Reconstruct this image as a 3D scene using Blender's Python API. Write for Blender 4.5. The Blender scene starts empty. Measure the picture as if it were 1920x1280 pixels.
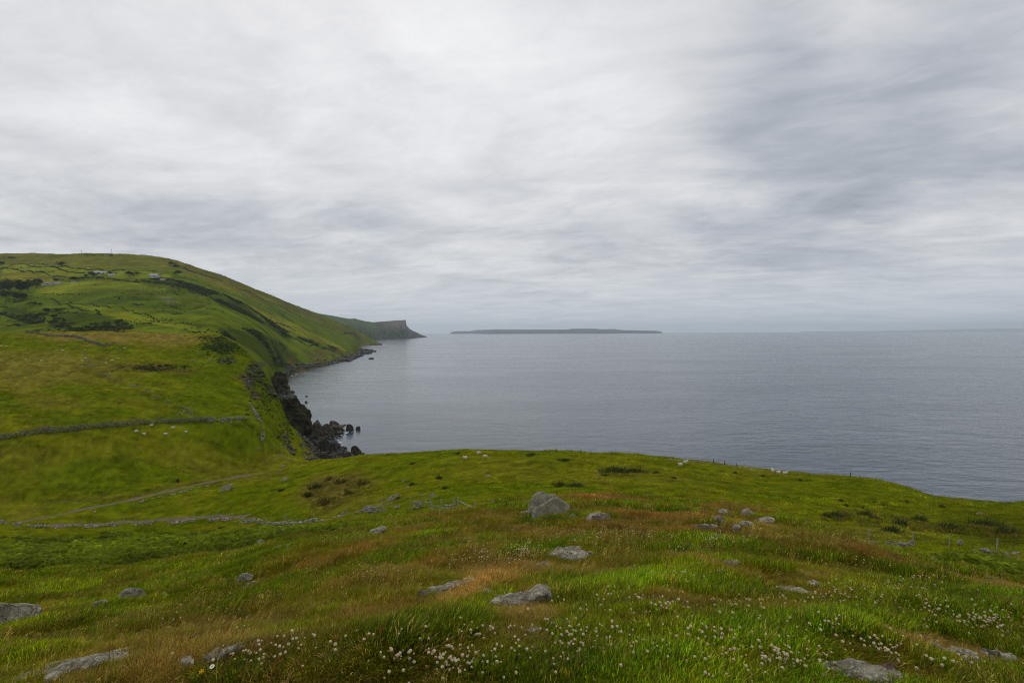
import bpy, bmesh, math, random
import numpy as np
from mathutils import Vector, Matrix

random.seed(7)
rng = np.random.default_rng(7)
S = bpy.context.scene
C = S.collection

# ------------------------------------------------------------------ camera
H = 60.0
F = 960.0                                  # focal length in pixels of a 1920 px wide frame
PITCH = math.atan((640 - 622.4) / F)
ROLL = 0.00364
fwd = np.array([0, math.cos(PITCH), -math.sin(PITCH)])
up0 = np.array([0, math.sin(PITCH), math.cos(PITCH)])
rt0 = np.array([1.0, 0, 0])
UP = up0 * math.cos(ROLL) + rt0 * math.sin(ROLL)
RT = rt0 * math.cos(ROLL) - up0 * math.sin(ROLL)
cd = bpy.data.cameras.new('camera')
cam = bpy.data.objects.new('camera', cd)
C.objects.link(cam)
cd.lens = 18.0
cd.sensor_width = 36.0
cd.clip_start = 0.1
cd.clip_end = 120000
m = Matrix.Identity(4)
for i in range(3):
    m[i][0], m[i][1], m[i][2] = RT[i], UP[i], -fwd[i]
m[0][3], m[1][3], m[2][3] = 0, 0, H
cam.matrix_world = m
S.camera = cam

# ------------------------------------------------------------------ world, sun, exposure
SUN_EL, SUN_AZ = 48.0, -35.0               # azimuth from +Y, positive to the right
W = bpy.data.worlds.new('World')
S.world = W
W.use_nodes = True


class NT:
    """small helper to write node trees"""
    def __init__(self, tree):
        self.t = tree
        self.n = tree.nodes
        self.l = tree.links

    def node(self, kind, **kw):
        n = self.n.new(kind)
        for k, v in kw.items():
            setattr(n, k, v)
        return n

    def put(self, sock, v):
        if isinstance(v, bpy.types.NodeSocket):
            self.l.new(v, sock)
        elif v is not None:
            sock.default_value = v

    def m(self, op, a, b=None, c=None, clamp=False):
        n = self.node('ShaderNodeMath', operation=op, use_clamp=clamp)
        self.put(n.inputs[0], a)
        self.put(n.inputs[1], b)
        self.put(n.inputs[2], c)
        return n.outputs[0]

    def v(self, op, a, b=None, out=0):
        n = self.node('ShaderNodeVectorMath', operation=op)
        self.put(n.inputs[0], a)
        self.put(n.inputs[1], b)
        return n.outputs[out]

    def xyz(self, x, y, z):
        n = self.node('ShaderNodeCombineXYZ')
        self.put(n.inputs[0], x)
        self.put(n.inputs[1], y)
        self.put(n.inputs[2], z)
        return n.outputs[0]

    def noise(self, vec, scale, detail=4, rough=0.5, dist=0.0, out=0):
        n = self.node('ShaderNodeTexNoise')
        self.put(n.inputs['Vector'], vec)
        n.inputs['Scale'].default_value = scale
        n.inputs['Detail'].default_value = detail
        n.inputs['Roughness'].default_value = rough
        n.inputs['Distortion'].default_value = dist
        return n.outputs[out]

    def ramp(self, fac, stops):
        n = self.node('ShaderNodeValToRGB')
        el = n.color_ramp.elements
        while len(el) < len(stops):
            el.new(0.5)
        for e, (p, c) in zip(el, stops):
            e.position = p
            e.color = (*c, 1) if len(c) == 3 else c
        self.put(n.inputs[0], fac)
        return n.outputs[0]

    def mix(self, fac, a, b, mode='MIX'):
        n = self.node('ShaderNodeMix', data_type='RGBA', blend_type=mode)
        self.put(n.inputs[0], fac)
        for s, v in ((n.inputs[6], a), (n.inputs[7], b)):
            if isinstance(v, tuple) and len(v) == 3:
                v = (*v, 1)
            self.put(s, v)
        return n.outputs[2]

    def rng(self, v, a, b, c=0.0, d=1.0, smooth=True):
        n = self.node('ShaderNodeMapRange', interpolation_type='SMOOTHSTEP' if smooth else 'LINEAR')
        self.put(n.inputs[0], v)
        for i, q in enumerate((a, b, c, d)):
            self.put(n.inputs[1 + i], q)
        return n.outputs[0]


def build_world():
    t = NT(W.node_tree)
    t.n.clear()
    out = t.node('ShaderNodeOutputWorld')
    bg = t.node('ShaderNodeBackground')
    bg.inputs[1].default_value = 0.1
    t.l.new(bg.outputs[0], out.inputs[0])
    sky = t.node('ShaderNodeTexSky', sky_type='NISHITA')
    sky.sun_disc = False
    sky.sun_elevation = math.radians(SUN_EL)
    sky.sun_rotation = math.radians(SUN_AZ)
    sky.dust_density = 2.0
    tc = t.node('ShaderNodeTexCoord')
    sep = t.node('ShaderNodeSeparateXYZ')
    t.l.new(t.v('NORMALIZE', tc.outputs['Generated']), sep.inputs[0])
    dx, dy, dz = sep.outputs
    el = t.m('MAXIMUM', dz, 0.0)
    # the cloud deck: a plane overhead, so that the clouds crowd together towards the horizon
    k = t.m('DIVIDE', 1.0, t.m('ADD', el, 0.12))
    px, py = t.m('MULTIPLY', dx, k), t.m('MULTIPLY', dy, k)
    # wind-drawn coordinates: streaks run from lower left to upper right
    deck = t.xyz(t.m('ADD', t.m('MULTIPLY', px, 0.75), t.m('MULTIPLY', py, -0.12)),
                 t.m('ADD', py, t.m('MULTIPLY', px, 0.25)), 0.0)
    n1 = t.noise(deck, 0.55, 3, 0.5, 0.6)
    n2 = t.noise(deck, 1.5, 9, 0.58, 0.9)
    deck3 = t.v('MULTIPLY', deck, (0.8, 1.25, 1))
    n3 = t.noise(deck3, 3.6, 9, 0.60, 0.7)
    n4 = t.noise(t.v('MULTIPLY', deck, (1.0, 1.1, 1)), 5.5, 8, 0.62, 1.2)
    az = t.m('ARCTAN2', dx, dy)
    wob = t.noise(deck, 1.1, 4, 0.5, 0.4, out=1)
    ws = t.node('ShaderNodeSeparateXYZ')
    t.l.new(wob, ws.inputs[0])
    azw = t.m('ADD', az, t.m('MULTIPLY', t.m('SUBTRACT', ws.outputs[0], 0.5), 0.40))
    elw = t.m('ADD', t.m('ARCSINE', dz), t.m('MULTIPLY', t.m('SUBTRACT', ws.outputs[1], 0.5), 0.16))

    b = t.m('ADD', 0.50, t.m('MULTIPLY', t.m('SUBTRACT', n1, 0.5), 0.34))
    b = t.m('ADD', b, t.m('MULTIPLY', t.m('SUBTRACT', n2, 0.5), 0.72))
    b = t.m('ADD', b, t.m('MULTIPLY', t.m('SUBTRACT', n3, 0.5), t.rng(el, 0.05, 0.42, 0.46, 0.16)))
    b = t.m('ADD', b, t.m('MULTIPLY', t.m('SUBTRACT', n4, 0.5), 0.30))
    # individual thick and thin places of the deck (azimuth, elevation, half widths in degrees, weight)
    for a, e, sa, se, wt in SKY_SPOTS:
        qa = t.m('DIVIDE', t.m('SUBTRACT', azw, math.radians(a)), math.radians(sa))
        qe = t.m('DIVIDE', t.m('SUBTRACT', elw, math.radians(e)), math.radians(se))
        g = t.m('EXPONENT', t.m('MULTIPLY', t.m('ADD', t.m('MULTIPLY', qa, qa), t.m('MULTIPLY', qe, qe)), -1.0))
        b = t.m('ADD', b, t.m('MULTIPLY', g, wt))
    col = t.ramp(b, [(0.0, (3.2, 3.5, 3.95)), (0.25, (4.6, 4.88, 5.4)), (0.5, (6.55, 6.65, 6.9)),
                     (0.75, (8.2, 8.2, 8.4)), (1.0, (9.4, 9.4, 9.4))])
    # low down the deck thins out into pale blue air
    low = t.rng(el, 0.0, 0.16, 1.0, 0.0)
    blue = t.mix(t.m('MULTIPLY', t.m('SUBTRACT', n3, 0.2), 1.2, clamp=True), (4.5, 5.3, 6.1), (6.6, 7.1, 7.6))
    col = t.mix(t.m('MULTIPLY', low, 0.72), col, blue)
    col = t.mix(0.06, col, sky.outputs[0])
    t.l.new(col, bg.inputs[0])


SKY_SPOTS = [
    (-14, 31, 30, 12, 0.30), (4, 23, 15, 7, 0.18), (-37, 17, 13, 2.2, 0.24), (-36, 24, 14, 5, 0.06), (-32, 11, 14, 2.6, -0.14), (-18, 12, 16, 3, -0.10),
    (22, 22, 5.0, 5, -0.22), (27, 27, 4.5, 8, -0.18), (33, 16, 9, 7, -0.20), (38, 17, 11, 6, -0.18), (40, 27, 5, 8, -0.10),
    (33, 30, 4.5, 5, 0.16), (21, 15.2, 4.5, 2.2, 0.22), (38, 9.6, 9, 1.1, 0.24), (27, 8.5, 13, 3.5, -0.16), (-17, 10.3, 5, 0.8, 0.14), (8, 11, 10, 3, -0.06),
]
build_world()
sd = bpy.data.lights.new('sun', 'SUN')
sun = bpy.data.objects.new('sun', sd)
C.objects.link(sun)
sd.energy = 0.7
sd.angle = math.radians(25)
sd.color = (1.0, 0.96, 0.9)
a, e = math.radians(SUN_AZ), math.radians(SUN_EL)
to_sun = Vector((math.sin(a) * math.cos(e), math.cos(a) * math.cos(e), math.sin(e)))
sun.rotation_euler = to_sun.to_track_quat('Z', 'Y').to_euler()
S.view_settings.view_transform = 'Standard'
S.view_settings.look = 'None'
S.view_settings.exposure = 0.0
S.view_settings.gamma = 1.0
S.view_settings.use_curve_mapping = False
S.render.engine = 'CYCLES'
S.cycles.max_bounces = 6
S.cycles.diffuse_bounces = 3
S.cycles.transmission_bounces = 3
S.cycles.volume_bounces = 1
S.cycles.transparent_max_bounces = 8
S.cycles.use_denoising = True
S.cycles.denoiser = 'OPENIMAGEDENOISE'
S.cycles.denoising_prefilter = 'NONE'
S.cycles.denoising_input_passes = 'RGB_ALBEDO_NORMAL'
S.cycles.pixel_filter_type = 'BLACKMAN_HARRIS'
S.cycles.filter_width = 1.05

# ------------------------------------------------------------------ helpers


def ray(px, py):
    px = np.asarray(px, float)
    py = np.asarray(py, float)
    X = (px - 960) / F
    Y = -(py - 640) / F
    return [X * RT[i] + Y * UP[i] + fwd[i] for i in range(3)]


def uw(px, py):
    r = ray(px, py)
    return r[0] / r[1], r[2] / r[1]


def project(x, y, z):
    p = [np.asarray(x, float), np.asarray(y, float), np.asarray(z, float) - H]
    a = sum(p[i] * RT[i] for i in range(3))
    b = sum(p[i] * UP[i] for i in range(3))
    c = sum(p[i] * fwd[i] for i in range(3))
    return 960 + F * a / c, 640 - F * b / c


def at(px, py, d):
    """the point at forward distance d seen at pixel (px, py)"""
    u, w = uw(px, py)
    return Vector((float(u) * d, d, H + float(w) * d))


def _h(ix, iy, seed):
    h = (ix.astype(np.int64) * 374761393 + iy.astype(np.int64) * 668265263 + seed * 1442695041) & 0xFFFFFFFF
    h = ((h ^ (h >> 13)) * 1274126177) & 0xFFFFFFFF
    h = h ^ (h >> 16)
    return (h & 0xFFFFFF) / float(0xFFFFFF)


def vnoise(x, y, seed=0):
    x = np.asarray(x, float)
    y = np.asarray(y, float)
    ix, iy = np.floor(x), np.floor(y)
    fx, fy = x - ix, y - iy
    fx = fx * fx * fx * (fx * (fx * 6 - 15) + 10)
    fy = fy * fy * fy * (fy * (fy * 6 - 15) + 10)
    a, b = _h(ix, iy, seed), _h(ix + 1, iy, seed)
    c, d = _h(ix, iy + 1, seed), _h(ix + 1, iy + 1, seed)
    return (a * (1 - fx) + b * fx) * (1 - fy) + (c * (1 - fx) + d * fx) * fy


def fbm(x, y, octs=4, seed=0, rough=0.5):
    """about -1..1"""
    s = 0.0
    amp, tot = 1.0, 0.0
    for o in range(octs):
        c, sn = math.cos(0.6 * o + 0.3), math.sin(0.6 * o + 0.3)
        s = s + amp * (2 * vnoise((x * c - y * sn) * 2 ** o + 17.3 * o, (x * sn + y * c) * 2 ** o - 9.1 * o, seed + o) - 1)
        tot += amp
        amp *= rough
    return s / tot * 1.5


def vnoise3(p, seed=0):
    return (vnoise(p[:, 0] + 0.37 * p[:, 2], p[:, 1] - 0.61 * p[:, 2], seed)
            + vnoise(p[:, 1] + 5.2 + 0.3 * p[:, 0], p[:, 2] + 1.7, seed + 11)
            + vnoise(p[:, 2] - 3.1 + 0.2 * p[:, 1], p[:, 0] + 8.9, seed + 23)) / 1.5 - 1


def sstep(a, b, x):
    t = np.clip((x - a) / (b - a), 0, 1)
    return t * t * (3 - 2 * t)


def pchip_cols(D, Z, q):
    """D, Z: (n, m) knots per column m, D increasing down the rows; q: (r,) -> (r, m)"""
    n, mcol = D.shape
    h = np.diff(D, axis=0)
    dl = np.diff(Z, axis=0) / h
    s = np.zeros_like(Z)
    w1 = 2 * h[1:] + h[:-1]
    w2 = h[1:] + 2 * h[:-1]
    ok = (dl[:-1] * dl[1:]) > 0
    with np.errstate(divide='ignore', invalid='ignore'):
        hm = (w1 + w2) / (w1 / dl[:-1] + w2 / dl[1:])
    s[1:-1] = np.where(ok, hm, 0)
    s[0], s[-1] = dl[0], dl[-1]
    out = np.empty((len(q), mcol))
    for c in range(mcol):
        k = np.clip(np.searchsorted(D[:, c], q) - 1, 0, n - 2)
        hh = h[k, c]
        t = np.clip((q - D[k, c]) / hh, 0, 1)
        t2, t3 = t * t, t * t * t
        out[:, c] = ((2 * t3 - 3 * t2 + 1) * Z[k, c] + (t3 - 2 * t2 + t) * hh * s[k, c]
                     + (-2 * t3 + 3 * t2) * Z[k + 1, c] + (t3 - t2) * hh * s[k + 1, c])
    return out


class Sheet:
    """a height field over (u = x/y, y)"""
    def __init__(self, lines, us, ds, smooth=0):
        # lines: list of lists of (px, d, py) or (px, d, None, z), all with any px knots
        DD, ZZ = [], []
        for ln in lines:
            ku, kd, kz = [], [], []
            for pt in ln:
                if pt[2] is None:
                    u, _ = uw(pt[0], 640)
                    z = pt[3]
                else:
                    u, w = uw(pt[0], pt[2])
                    z = H + w * pt[1]
                ku.append(float(u))
                kd.append(math.log(pt[1]))
                kz.append(z)
            ku = np.array(ku)
            K = np.stack([ku, ku], 1)
            V = np.stack([kd, kz], 1)
            r = pchip_cols(K, V, np.clip(us, ku[0], ku[-1]))
            DD.append(np.exp(r[:, 0]))
            ZZ.append(r[:, 1])
        D, Z = np.array(DD), np.array(ZZ)
        for i in range(1, len(D)):
            D[i] = np.maximum(D[i], D[i - 1] * 1.002)
        self.us, self.ds = us, ds
        self.ld = np.log(ds)
        self.Z = pchip_cols(D, Z, ds)
        if smooth:
            for _ in range(smooth):
                z = self.Z
                z[:, 1:-1] = 0.25 * z[:, :-2] + 0.5 * z[:, 1:-1] + 0.25 * z[:, 2:]
        self.U, self.D = np.meshgrid(us, ds)
        self.X, self.Y = self.U * self.D, self.D

    def height(self, x, y):
        x = np.asarray(x, float)
        y = np.maximum(np.asarray(y, float), self.ds[0])
        u = x / y
        fu = np.clip((u - self.us[0]) / (self.us[1] - self.us[0]), 0, len(self.us) - 1.001)
        fd = np.clip((np.log(y) - self.ld[0]) / (self.ld[1] - self.ld[0]), 0, len(self.ds) - 1.001)
        i, j = fd.astype(int), fu.astype(int)
        a, b = fd - i, fu - j
        Z = self.Z
        return (Z[i, j] * (1 - a) * (1 - b) + Z[i + 1, j] * a * (1 - b) + Z[i, j + 1] * (1 - a) * b + Z[i + 1, j + 1] * a * b)

    def hit(self, px, py, dmin=0):
        u, w = uw(px, py)
        zc = self.height(u * self.ds, self.ds)
        f = zc - (H + w * self.ds)
        ok = np.nonzero((f >= 0) & (self.ds > dmin))[0]
        if len(ok) == 0:
            k = np.argmax(np.where(self.ds > dmin, f, -1e9))
            return Vector((float(u) * self.ds[k], self.ds[k], float(zc[k])))
        k = ok[0]
        d = self.ds[k]
        if k > 0 and f[k] > f[k - 1]:
            t = f[k] / (f[k] - f[k - 1])
            d = d - t * (d - self.ds[k - 1])
        return Vector((float(u) * d, d, float(self.height(u * d, d))))

    def mesh(self, name, col, mat, keep=None):
        nr, nc = self.Z.shape
        v = np.stack([self.X, self.Y, self.Z], -1).reshape(-1, 3)
        i = np.arange(nr * nc).reshape(nr, nc)
        f = np.stack([i[:-1, :-1], i[:-1, 1:], i[1:, 1:], i[1:, :-1]], -1).reshape(-1, 4)
        if keep is not None:
            k = keep.reshape(-1)
            f = f[k[f].any(axis=1)]
        o = np_mesh(name, v, f, mat, col.reshape(-1, 3), smooth=True)
        o['kind'] = 'structure'
        return o


def np_mesh(name, v, f, mat, col=None, smooth=False, parent=None, link=True):
    v = np.ascontiguousarray(v, np.float32)
    f = np.ascontiguousarray(f, np.int32)
    me = bpy.data.meshes.new(name)
    n, k = f.shape
    me.vertices.add(len(v))
    me.vertices.foreach_set('co', v.ravel())
    me.loops.add(n * k)
    me.loops.foreach_set('vertex_index', f.ravel())
    me.polygons.add(n)
    me.polygons.foreach_set('loop_start', np.arange(0, n * k, k, dtype=np.int32))
    me.polygons.foreach_set('use_smooth', np.full(n, smooth, bool))
    me.update(calc_edges=True)
    if col is not None:
        at_ = me.color_attributes.new('col', 'FLOAT_COLOR', 'POINT')
        c4 = np.ones((len(v), 4), np.float32)
        c4[:, :3] = col
        at_.data.foreach_set('color', c4.ravel())
    if mat:
        me.materials.append(mat)
    o = bpy.data.objects.new(name, me)
    if link:
        C.objects.link(o)
    if parent:
        o.parent = parent
    return o


def tag(o, label, cat, group=None, kind=None):
    o['label'] = label
    o['category'] = cat
    if group:
        o['group'] = group
    if kind:
        o['kind'] = kind
    return o


def empty(name, loc, label, cat, group=None, rz=0.0):
    o = bpy.data.objects.new(name, None)
    C.objects.link(o)
    o.location = loc
    o.rotation_euler = (0, 0, rz)
    o.empty_display_size = 0.2
    return tag(o, label, cat, group)


def copy_tree(o, parent=None):
    c = o.copy()
    C.objects.link(c)
    if parent:
        c.parent = parent
    for ch in list(o.children):
        copy_tree(ch, c)
    return c


class MB:
    """collects triangles and quads into one mesh"""
    def __init__(self):
        self.v, self.f, self.c = [], [], []
        self.n = 0

    def add(self, v, f, c=None):
        v = np.asarray(v, float)
        self.v.append(v)
        for q in f:
            self.f.append([i + self.n for i in q])
        self.c.append(np.tile(np.asarray(c if c is not None else (1, 1, 1), float), (len(v), 1)) if c is None or np.ndim(c) == 1 else np.asarray(c))
        self.n += len(v)

    def box(self, c, s, rz=0.0, col=None):
        v = np.array([[x, y, z] for z in (-.5, .5) for y in (-.5, .5) for x in (-.5, .5)]) * np.array(s)
        cc, sn = math.cos(rz), math.sin(rz)
        v = np.stack([v[:, 0] * cc - v[:, 1] * sn, v[:, 0] * sn + v[:, 1] * cc, v[:, 2]], 1) + np.array(c)
        self.add(v, [(0, 2, 3, 1), (4, 5, 7, 6), (0, 1, 5, 4), (2, 6, 7, 3), (0, 4, 6, 2), (1, 3, 7, 5)], col)

    def tube(self, pts, rad, n=6, col=None):
        pts = [np.array(p, float) for p in pts]
        rad = rad if hasattr(rad, '__len__') else [rad] * len(pts)
        rings = []
        for i, p in enumerate(pts):
            t = pts[min(i + 1, len(pts) - 1)] - pts[max(i - 1, 0)]
            t = t / (np.linalg.norm(t) + 1e-9)
            a_ = np.cross(t, [0, 0, 1.0] if abs(t[2]) < 0.9 else [1.0, 0, 0])
            a_ /= np.linalg.norm(a_)
            b_ = np.cross(t, a_)
            rings.append([p + rad[i] * (math.cos(2 * math.pi * k / n) * a_ + math.sin(2 * math.pi * k / n) * b_) for k in range(n)])
        v = np.array(rings).reshape(-1, 3)
        f = []
        for i in range(len(pts) - 1):
            for k in range(n):
                k2 = (k + 1) % n
                f.append((i * n + k, i * n + k2, (i + 1) * n + k2, (i + 1) * n + k))
        f.append(tuple(range(n - 1, -1, -1)))
        f.append(tuple((len(pts) - 1) * n + k for k in range(n)))
        self.add(v, f, col)

    def build(self, name, mat, parent=None, smooth=False, loc=None):
        v = np.concatenate(self.v)
        if loc is not None:
            v = v - np.array(loc)
        me = bpy.data.meshes.new(name)
        me.from_pydata(v.tolist(), [], self.f)
        at_ = me.color_attributes.new('col', 'FLOAT_COLOR', 'POINT')
        c4 = np.ones((len(v), 4), np.float32)
        c4[:, :3] = np.concatenate(self.c)
        at_.data.foreach_set('color', c4.ravel())
        if smooth:
            me.polygons.foreach_set('use_smooth', np.ones(len(me.polygons), bool))
        if mat:
            me.materials.append(mat)
        o = bpy.data.objects.new(name, me)
        C.objects.link(o)
        if loc is not None and parent is None:
            o.location = loc
        if parent:
            o.parent = parent
        return o


# ------------------------------------------------------------------ materials
def new_mat(name):
    mt = bpy.data.materials.new(name)
    mt.use_nodes = True
    t = NT(mt.node_tree)
    bsdf = t.n['Principled BSDF']
    return mt, t, bsdf


def attr(t, name, kind='GEOMETRY'):
    n = t.node('ShaderNodeAttribute', attribute_name=name, attribute_type=kind)
    return n


def bump(t, height, strength, dist, bsdf):
    n = t.node('ShaderNodeBump')
    n.inputs['Strength'].default_value = strength
    n.inputs['Distance'].default_value = dist
    t.put(n.inputs['Height'], height)
    t.l.new(n.outputs[0], bsdf.inputs['Normal'])


def ground_mat(name, s_fine, s_mid, bump_d, var=0.5):
    mt, t, b = new_mat(name)
    tc = t.node('ShaderNodeTexCoord')
    p = tc.outputs['Object']
    flat = t.v('MULTIPLY', p, (1.0, 1.0, 1.0))
    f = t.noise(flat, s_fine, 5, 0.65)
    g = t.noise(flat, s_mid, 5, 0.6, 0.4)
    k = t.m('MULTIPLY', t.rng(f, 0.2, 0.8, 1 - var, 1 + var, False), t.rng(g, 0.25, 0.75, 1 - var * 0.7, 1 + var * 0.7, False))
    col = t.mix(1.0, attr(t, 'col').outputs[0], t.xyz(k, k, k), 'MULTIPLY')
    hue = t.noise(flat, s_mid * 0.37, 3, 0.5)
    col = t.mix(t.rng(hue, 0.45, 0.75, 0.0, 0.35), col, t.mix(1.0, col, (1.35, 1.0, 1.0), 'MULTIPLY'))
    t.l.new(col, b.inputs['Base Color'])
    b.inputs['Roughness'].default_value = 0.95
    b.inputs['Specular IOR Level'].default_value = 0.0
    bump(t, t.m('ADD', t.m('MULTIPLY', f, 0.5), g), 0.9, bump_d, b)
    return mt


def rock_mat(name, base, dark, lichen, lich_amt, scale, crack=0.6, bd=0.03, turf=None):
    mt, t, b = new_mat(name)
    tc = t.node('ShaderNodeTexCoord')
    p = tc.outputs['Object']
    n1 = t.noise(p, 1.3 * scale, 6, 0.62, 0.3)
    n2 = t.noise(p, 5.0 * scale, 6, 0.7, 0.6)
    n3 = t.noise(p, 14 * scale, 4, 0.6)
    col = t.mix(t.rng(n1, 0.41, 0.59), dark, base)
    col = t.mix(t.rng(n2, 0.44, 0.58, 0.0, 0.8), col, tuple(0.45 * q for q in dark))
    col = t.mix(t.m('MULTIPLY', t.rng(n2, 0.52, 0.66), lich_amt), col, lichen)
    sp = t.rng(n3, 0.58, 0.66, 0.0, lich_amt * 0.7)
    col = t.mix(sp, col, tuple(min(0.75, 1.7 * q) for q in base))
    vor = t.node('ShaderNodeTexVoronoi', feature='DISTANCE_TO_EDGE')
    t.put(vor.inputs['Vector'], t.v('ADD', t.v('MULTIPLY', p, (1.0, 1.0, 1.7)), t.v('MULTIPLY', t.noise(p, 2.0 * scale, 4, 0.6, out=1), (0.7 / scale, 0.7 / scale, 0.7 / scale))))
    vor.inputs['Scale'].default_value = 1.6 * scale
    ck = t.rng(vor.outputs[0], 0.0, 0.05, crack, 0.0)
    col = t.mix(ck, col, tuple(0.3 * q for q in dark))
    col = t.mix(1.0, col, attr(t, 'col').outputs[0], 'MULTIPLY')
    if turf:
        ge = t.node('ShaderNodeNewGeometry')
        sz = t.node('ShaderNodeSeparateXYZ')
        t.l.new(ge.outputs['Normal'], sz.inputs[0])
        up_ = t.m('ADD', sz.outputs[2], t.m('MULTIPLY', t.m('SUBTRACT', n2, 0.5), 1.2))
        col = t.mix(t.rng(up_, 0.35, 0.6), col, t.mix(n3, tuple(0.6 * q for q in turf), turf))
    t.l.new(col, b.inputs['Base Color'])
    b.inputs['Roughness'].default_value = 0.9
    b.inputs['Specular IOR Level'].default_value = 0.25
    hgt = t.m('SUBTRACT', t.m('ADD', t.m('MULTIPLY', n2, 0.9), t.m('MULTIPLY', n3, 0.35)), t.m('MULTIPLY', ck, 0.5))
    bump(t, hgt, 1.0, bd, b)
    return mt


def plain_mat(name, col, rough=0.8, var=0.35, scale=3.0):
    mt, t, b = new_mat(name)
    tc = t.node('ShaderNodeTexCoord')
    n = t.noise(tc.outputs['Object'], scale, 5, 0.65)
    k = t.rng(n, 0.25, 0.75, 1 - var, 1 + var, False)
    c = t.mix(1.0, (*col, 1), t.xyz(k, k, k), 'MULTIPLY')
    c = t.mix(1.0, c, attr(t, 'col').outputs[0], 'MULTIPLY')
    t.l.new(c, b.inputs['Base Color'])
    b.inputs['Roughness'].default_value = rough
    b.inputs['Specular IOR Level'].default_value = 0.2
    return mt


def leaf_mat(name, transl=0.35, inst=True, vary=0.3, gloss=0.06):
    """blades and leaves: colour = instance tint x colour of the blade"""
    mt, t, b = new_mat(name)
    t.n.remove(b)
    out = t.n['Material Output']
    c = attr(t, 'col').outputs[0]
    if inst:
        c = t.mix(1.0, attr(t, 'tint', 'INSTANCER').outputs[0], c, 'MULTIPLY')
    d = t.node('ShaderNodeBsdfDiffuse')
    tr = t.node('ShaderNodeBsdfTranslucent')
    gl = t.node('ShaderNodeBsdfGlossy')
    gl.inputs['Roughness'].default_value = 0.45
    t.l.new(c, d.inputs[0])
    t.l.new(t.mix(1.0, c, (1.15, 1.15, 0.5), 'MULTIPLY'), tr.inputs[0])
    m1 = t.node('ShaderNodeMixShader')
    m1.inputs[0].default_value = transl
    t.l.new(d.outputs[0], m1.inputs[1])
    t.l.new(tr.outputs[0], m1.inputs[2])
    m2 = t.node('ShaderNodeMixShader')
    m2.inputs[0].default_value = gloss * 0.1
    t.l.new(m1.outputs[0], m2.inputs[1])
    t.l.new(gl.outputs[0], m2.inputs[2])
    t.l.new(m2.outputs[0], out.inputs[0])
    return mt


M = {}
M['ground'] = ground_mat('turf', 9.0, 0.9, 0.05, 0.32)
M['hill'] = ground_mat('hill_turf', 0.30, 0.035, 0.6, 0.30)
M['far'] = ground_mat('far_land', 0.05, 0.012, 3.0, 0.22)
M['rock'] = rock_mat('grey_stone', (0.54, 0.49, 0.37), (0.26, 0.225, 0.16), (0.62, 0.59, 0.36), 0.8, 3.0, 0.5, 0.06)
M['boulder'] = rock_mat('boulder_stone', (0.44, 0.40, 0.30), (0.26, 0.235, 0.17), (0.54, 0.51, 0.33), 0.6, 3.2, 0.25, 0.04)
M['wallstone'] = rock_mat('wall_stone', (0.37, 0.34, 0.27), (0.16, 0.145, 0.11), (0.55, 0.52, 0.42), 0.6, 1.6, 0.2, 0.04)
M['searock'] = rock_mat('sea_rock', (0.115, 0.10, 0.08), (0.034, 0.030, 0.026), (0.20, 0.175, 0.12), 0.45, 0.6, 0.5, 0.35)
M['cliff'] = rock_mat('cliff_rock', (0.13, 0.10, 0.07), (0.045, 0.036, 0.026), (0.10, 0.11, 0.03), 0.7, 0.16, 0.4, 0.9)
M['stack'] = rock_mat('stack_rock', (0.115, 0.092, 0.060), (0.036, 0.031, 0.024), (0.062, 0.070, 0.018), 0.6, 0.22, 0.4, 0.6, turf=(0.075, 0.095, 0.014))
M['cliffrock'] = rock_mat('cliff_face_rock', (0.21, 0.17, 0.12), (0.07, 0.058, 0.043), (0.14, 0.13, 0.07), 0.5, 0.6, 0.5, 0.4)
M['shorerock'] = rock_mat('shore_stone', (0.13, 0.12, 0.10), (0.05, 0.045, 0.04), (0.15, 0.14, 0.10), 0.4, 0.1, 0.2, 0.5)
M['wood'] = plain_mat('weathered_wood', (0.30, 0.285, 0.25), 0.9, 0.35, 6)
M['wire'] = plain_mat('fence_wire', (0.18, 0.18, 0.18), 0.6)
M['wool'] = plain_mat('sheep_wool', (0.62, 0.58, 0.50), 1.0, 0.12, 20)
M['metal'] = plain_mat('mast_metal', (0.22, 0.23, 0.25), 0.5)
M['white'] = plain_mat('white_render', (0.48, 0.48, 0.46), 0.8, 0.08)
M['roof'] = plain_mat('roof_sheet', (0.34, 0.35, 0.37), 0.6, 0.15)
M['slate'] = plain_mat('slate_roof', (0.16, 0.165, 0.18), 0.7, 0.2)
M['greystone'] = plain_mat('grey_render', (0.42, 0.40, 0.36), 0.9, 0.2)
M['dark'] = plain_mat('dark_opening', (0.04, 0.04, 0.045), 0.5)
M['track'] = plain_mat('track_gravel', (0.135, 0.100, 0.055), 1.0, 0.35, 1.2)
M['grass'] = leaf_mat('grass_blade', 0.45)
M['leaf'] = leaf_mat('tree_leaf', 0.25, inst=False)
M['leafi'] = leaf_mat('fern_leaf', 0.3, inst=True, gloss=0.1)
M['petal'] = leaf_mat('petal', 0.12, inst=False, gloss=0.0)
M['petali'] = leaf_mat('petal_small', 0.12, inst=True, gloss=0.0)
M['bark'] = plain_mat('bark', (0.10, 0.08, 0.06), 0.95)
M['foam'] = plain_mat('sea_foam', (0.75, 0.77, 0.78), 0.8, 0.05)

# ------------------------------------------------------------------ colour zones (base colours of turf, seen in the photograph's frame)


def ell(px, py, cx, cy, rx, ry, rot=0.0, soft=0.5):
    c, s = math.cos(math.radians(rot)), math.sin(math.radians(rot))
    x, y = px - cx, py - cy
    a_, b_ = (x * c + y * s) / rx, (-x * s + y * c) / ry
    return 1 - sstep(1 - soft, 1 + soft, np.sqrt(a_ * a_ + b_ * b_))


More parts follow.
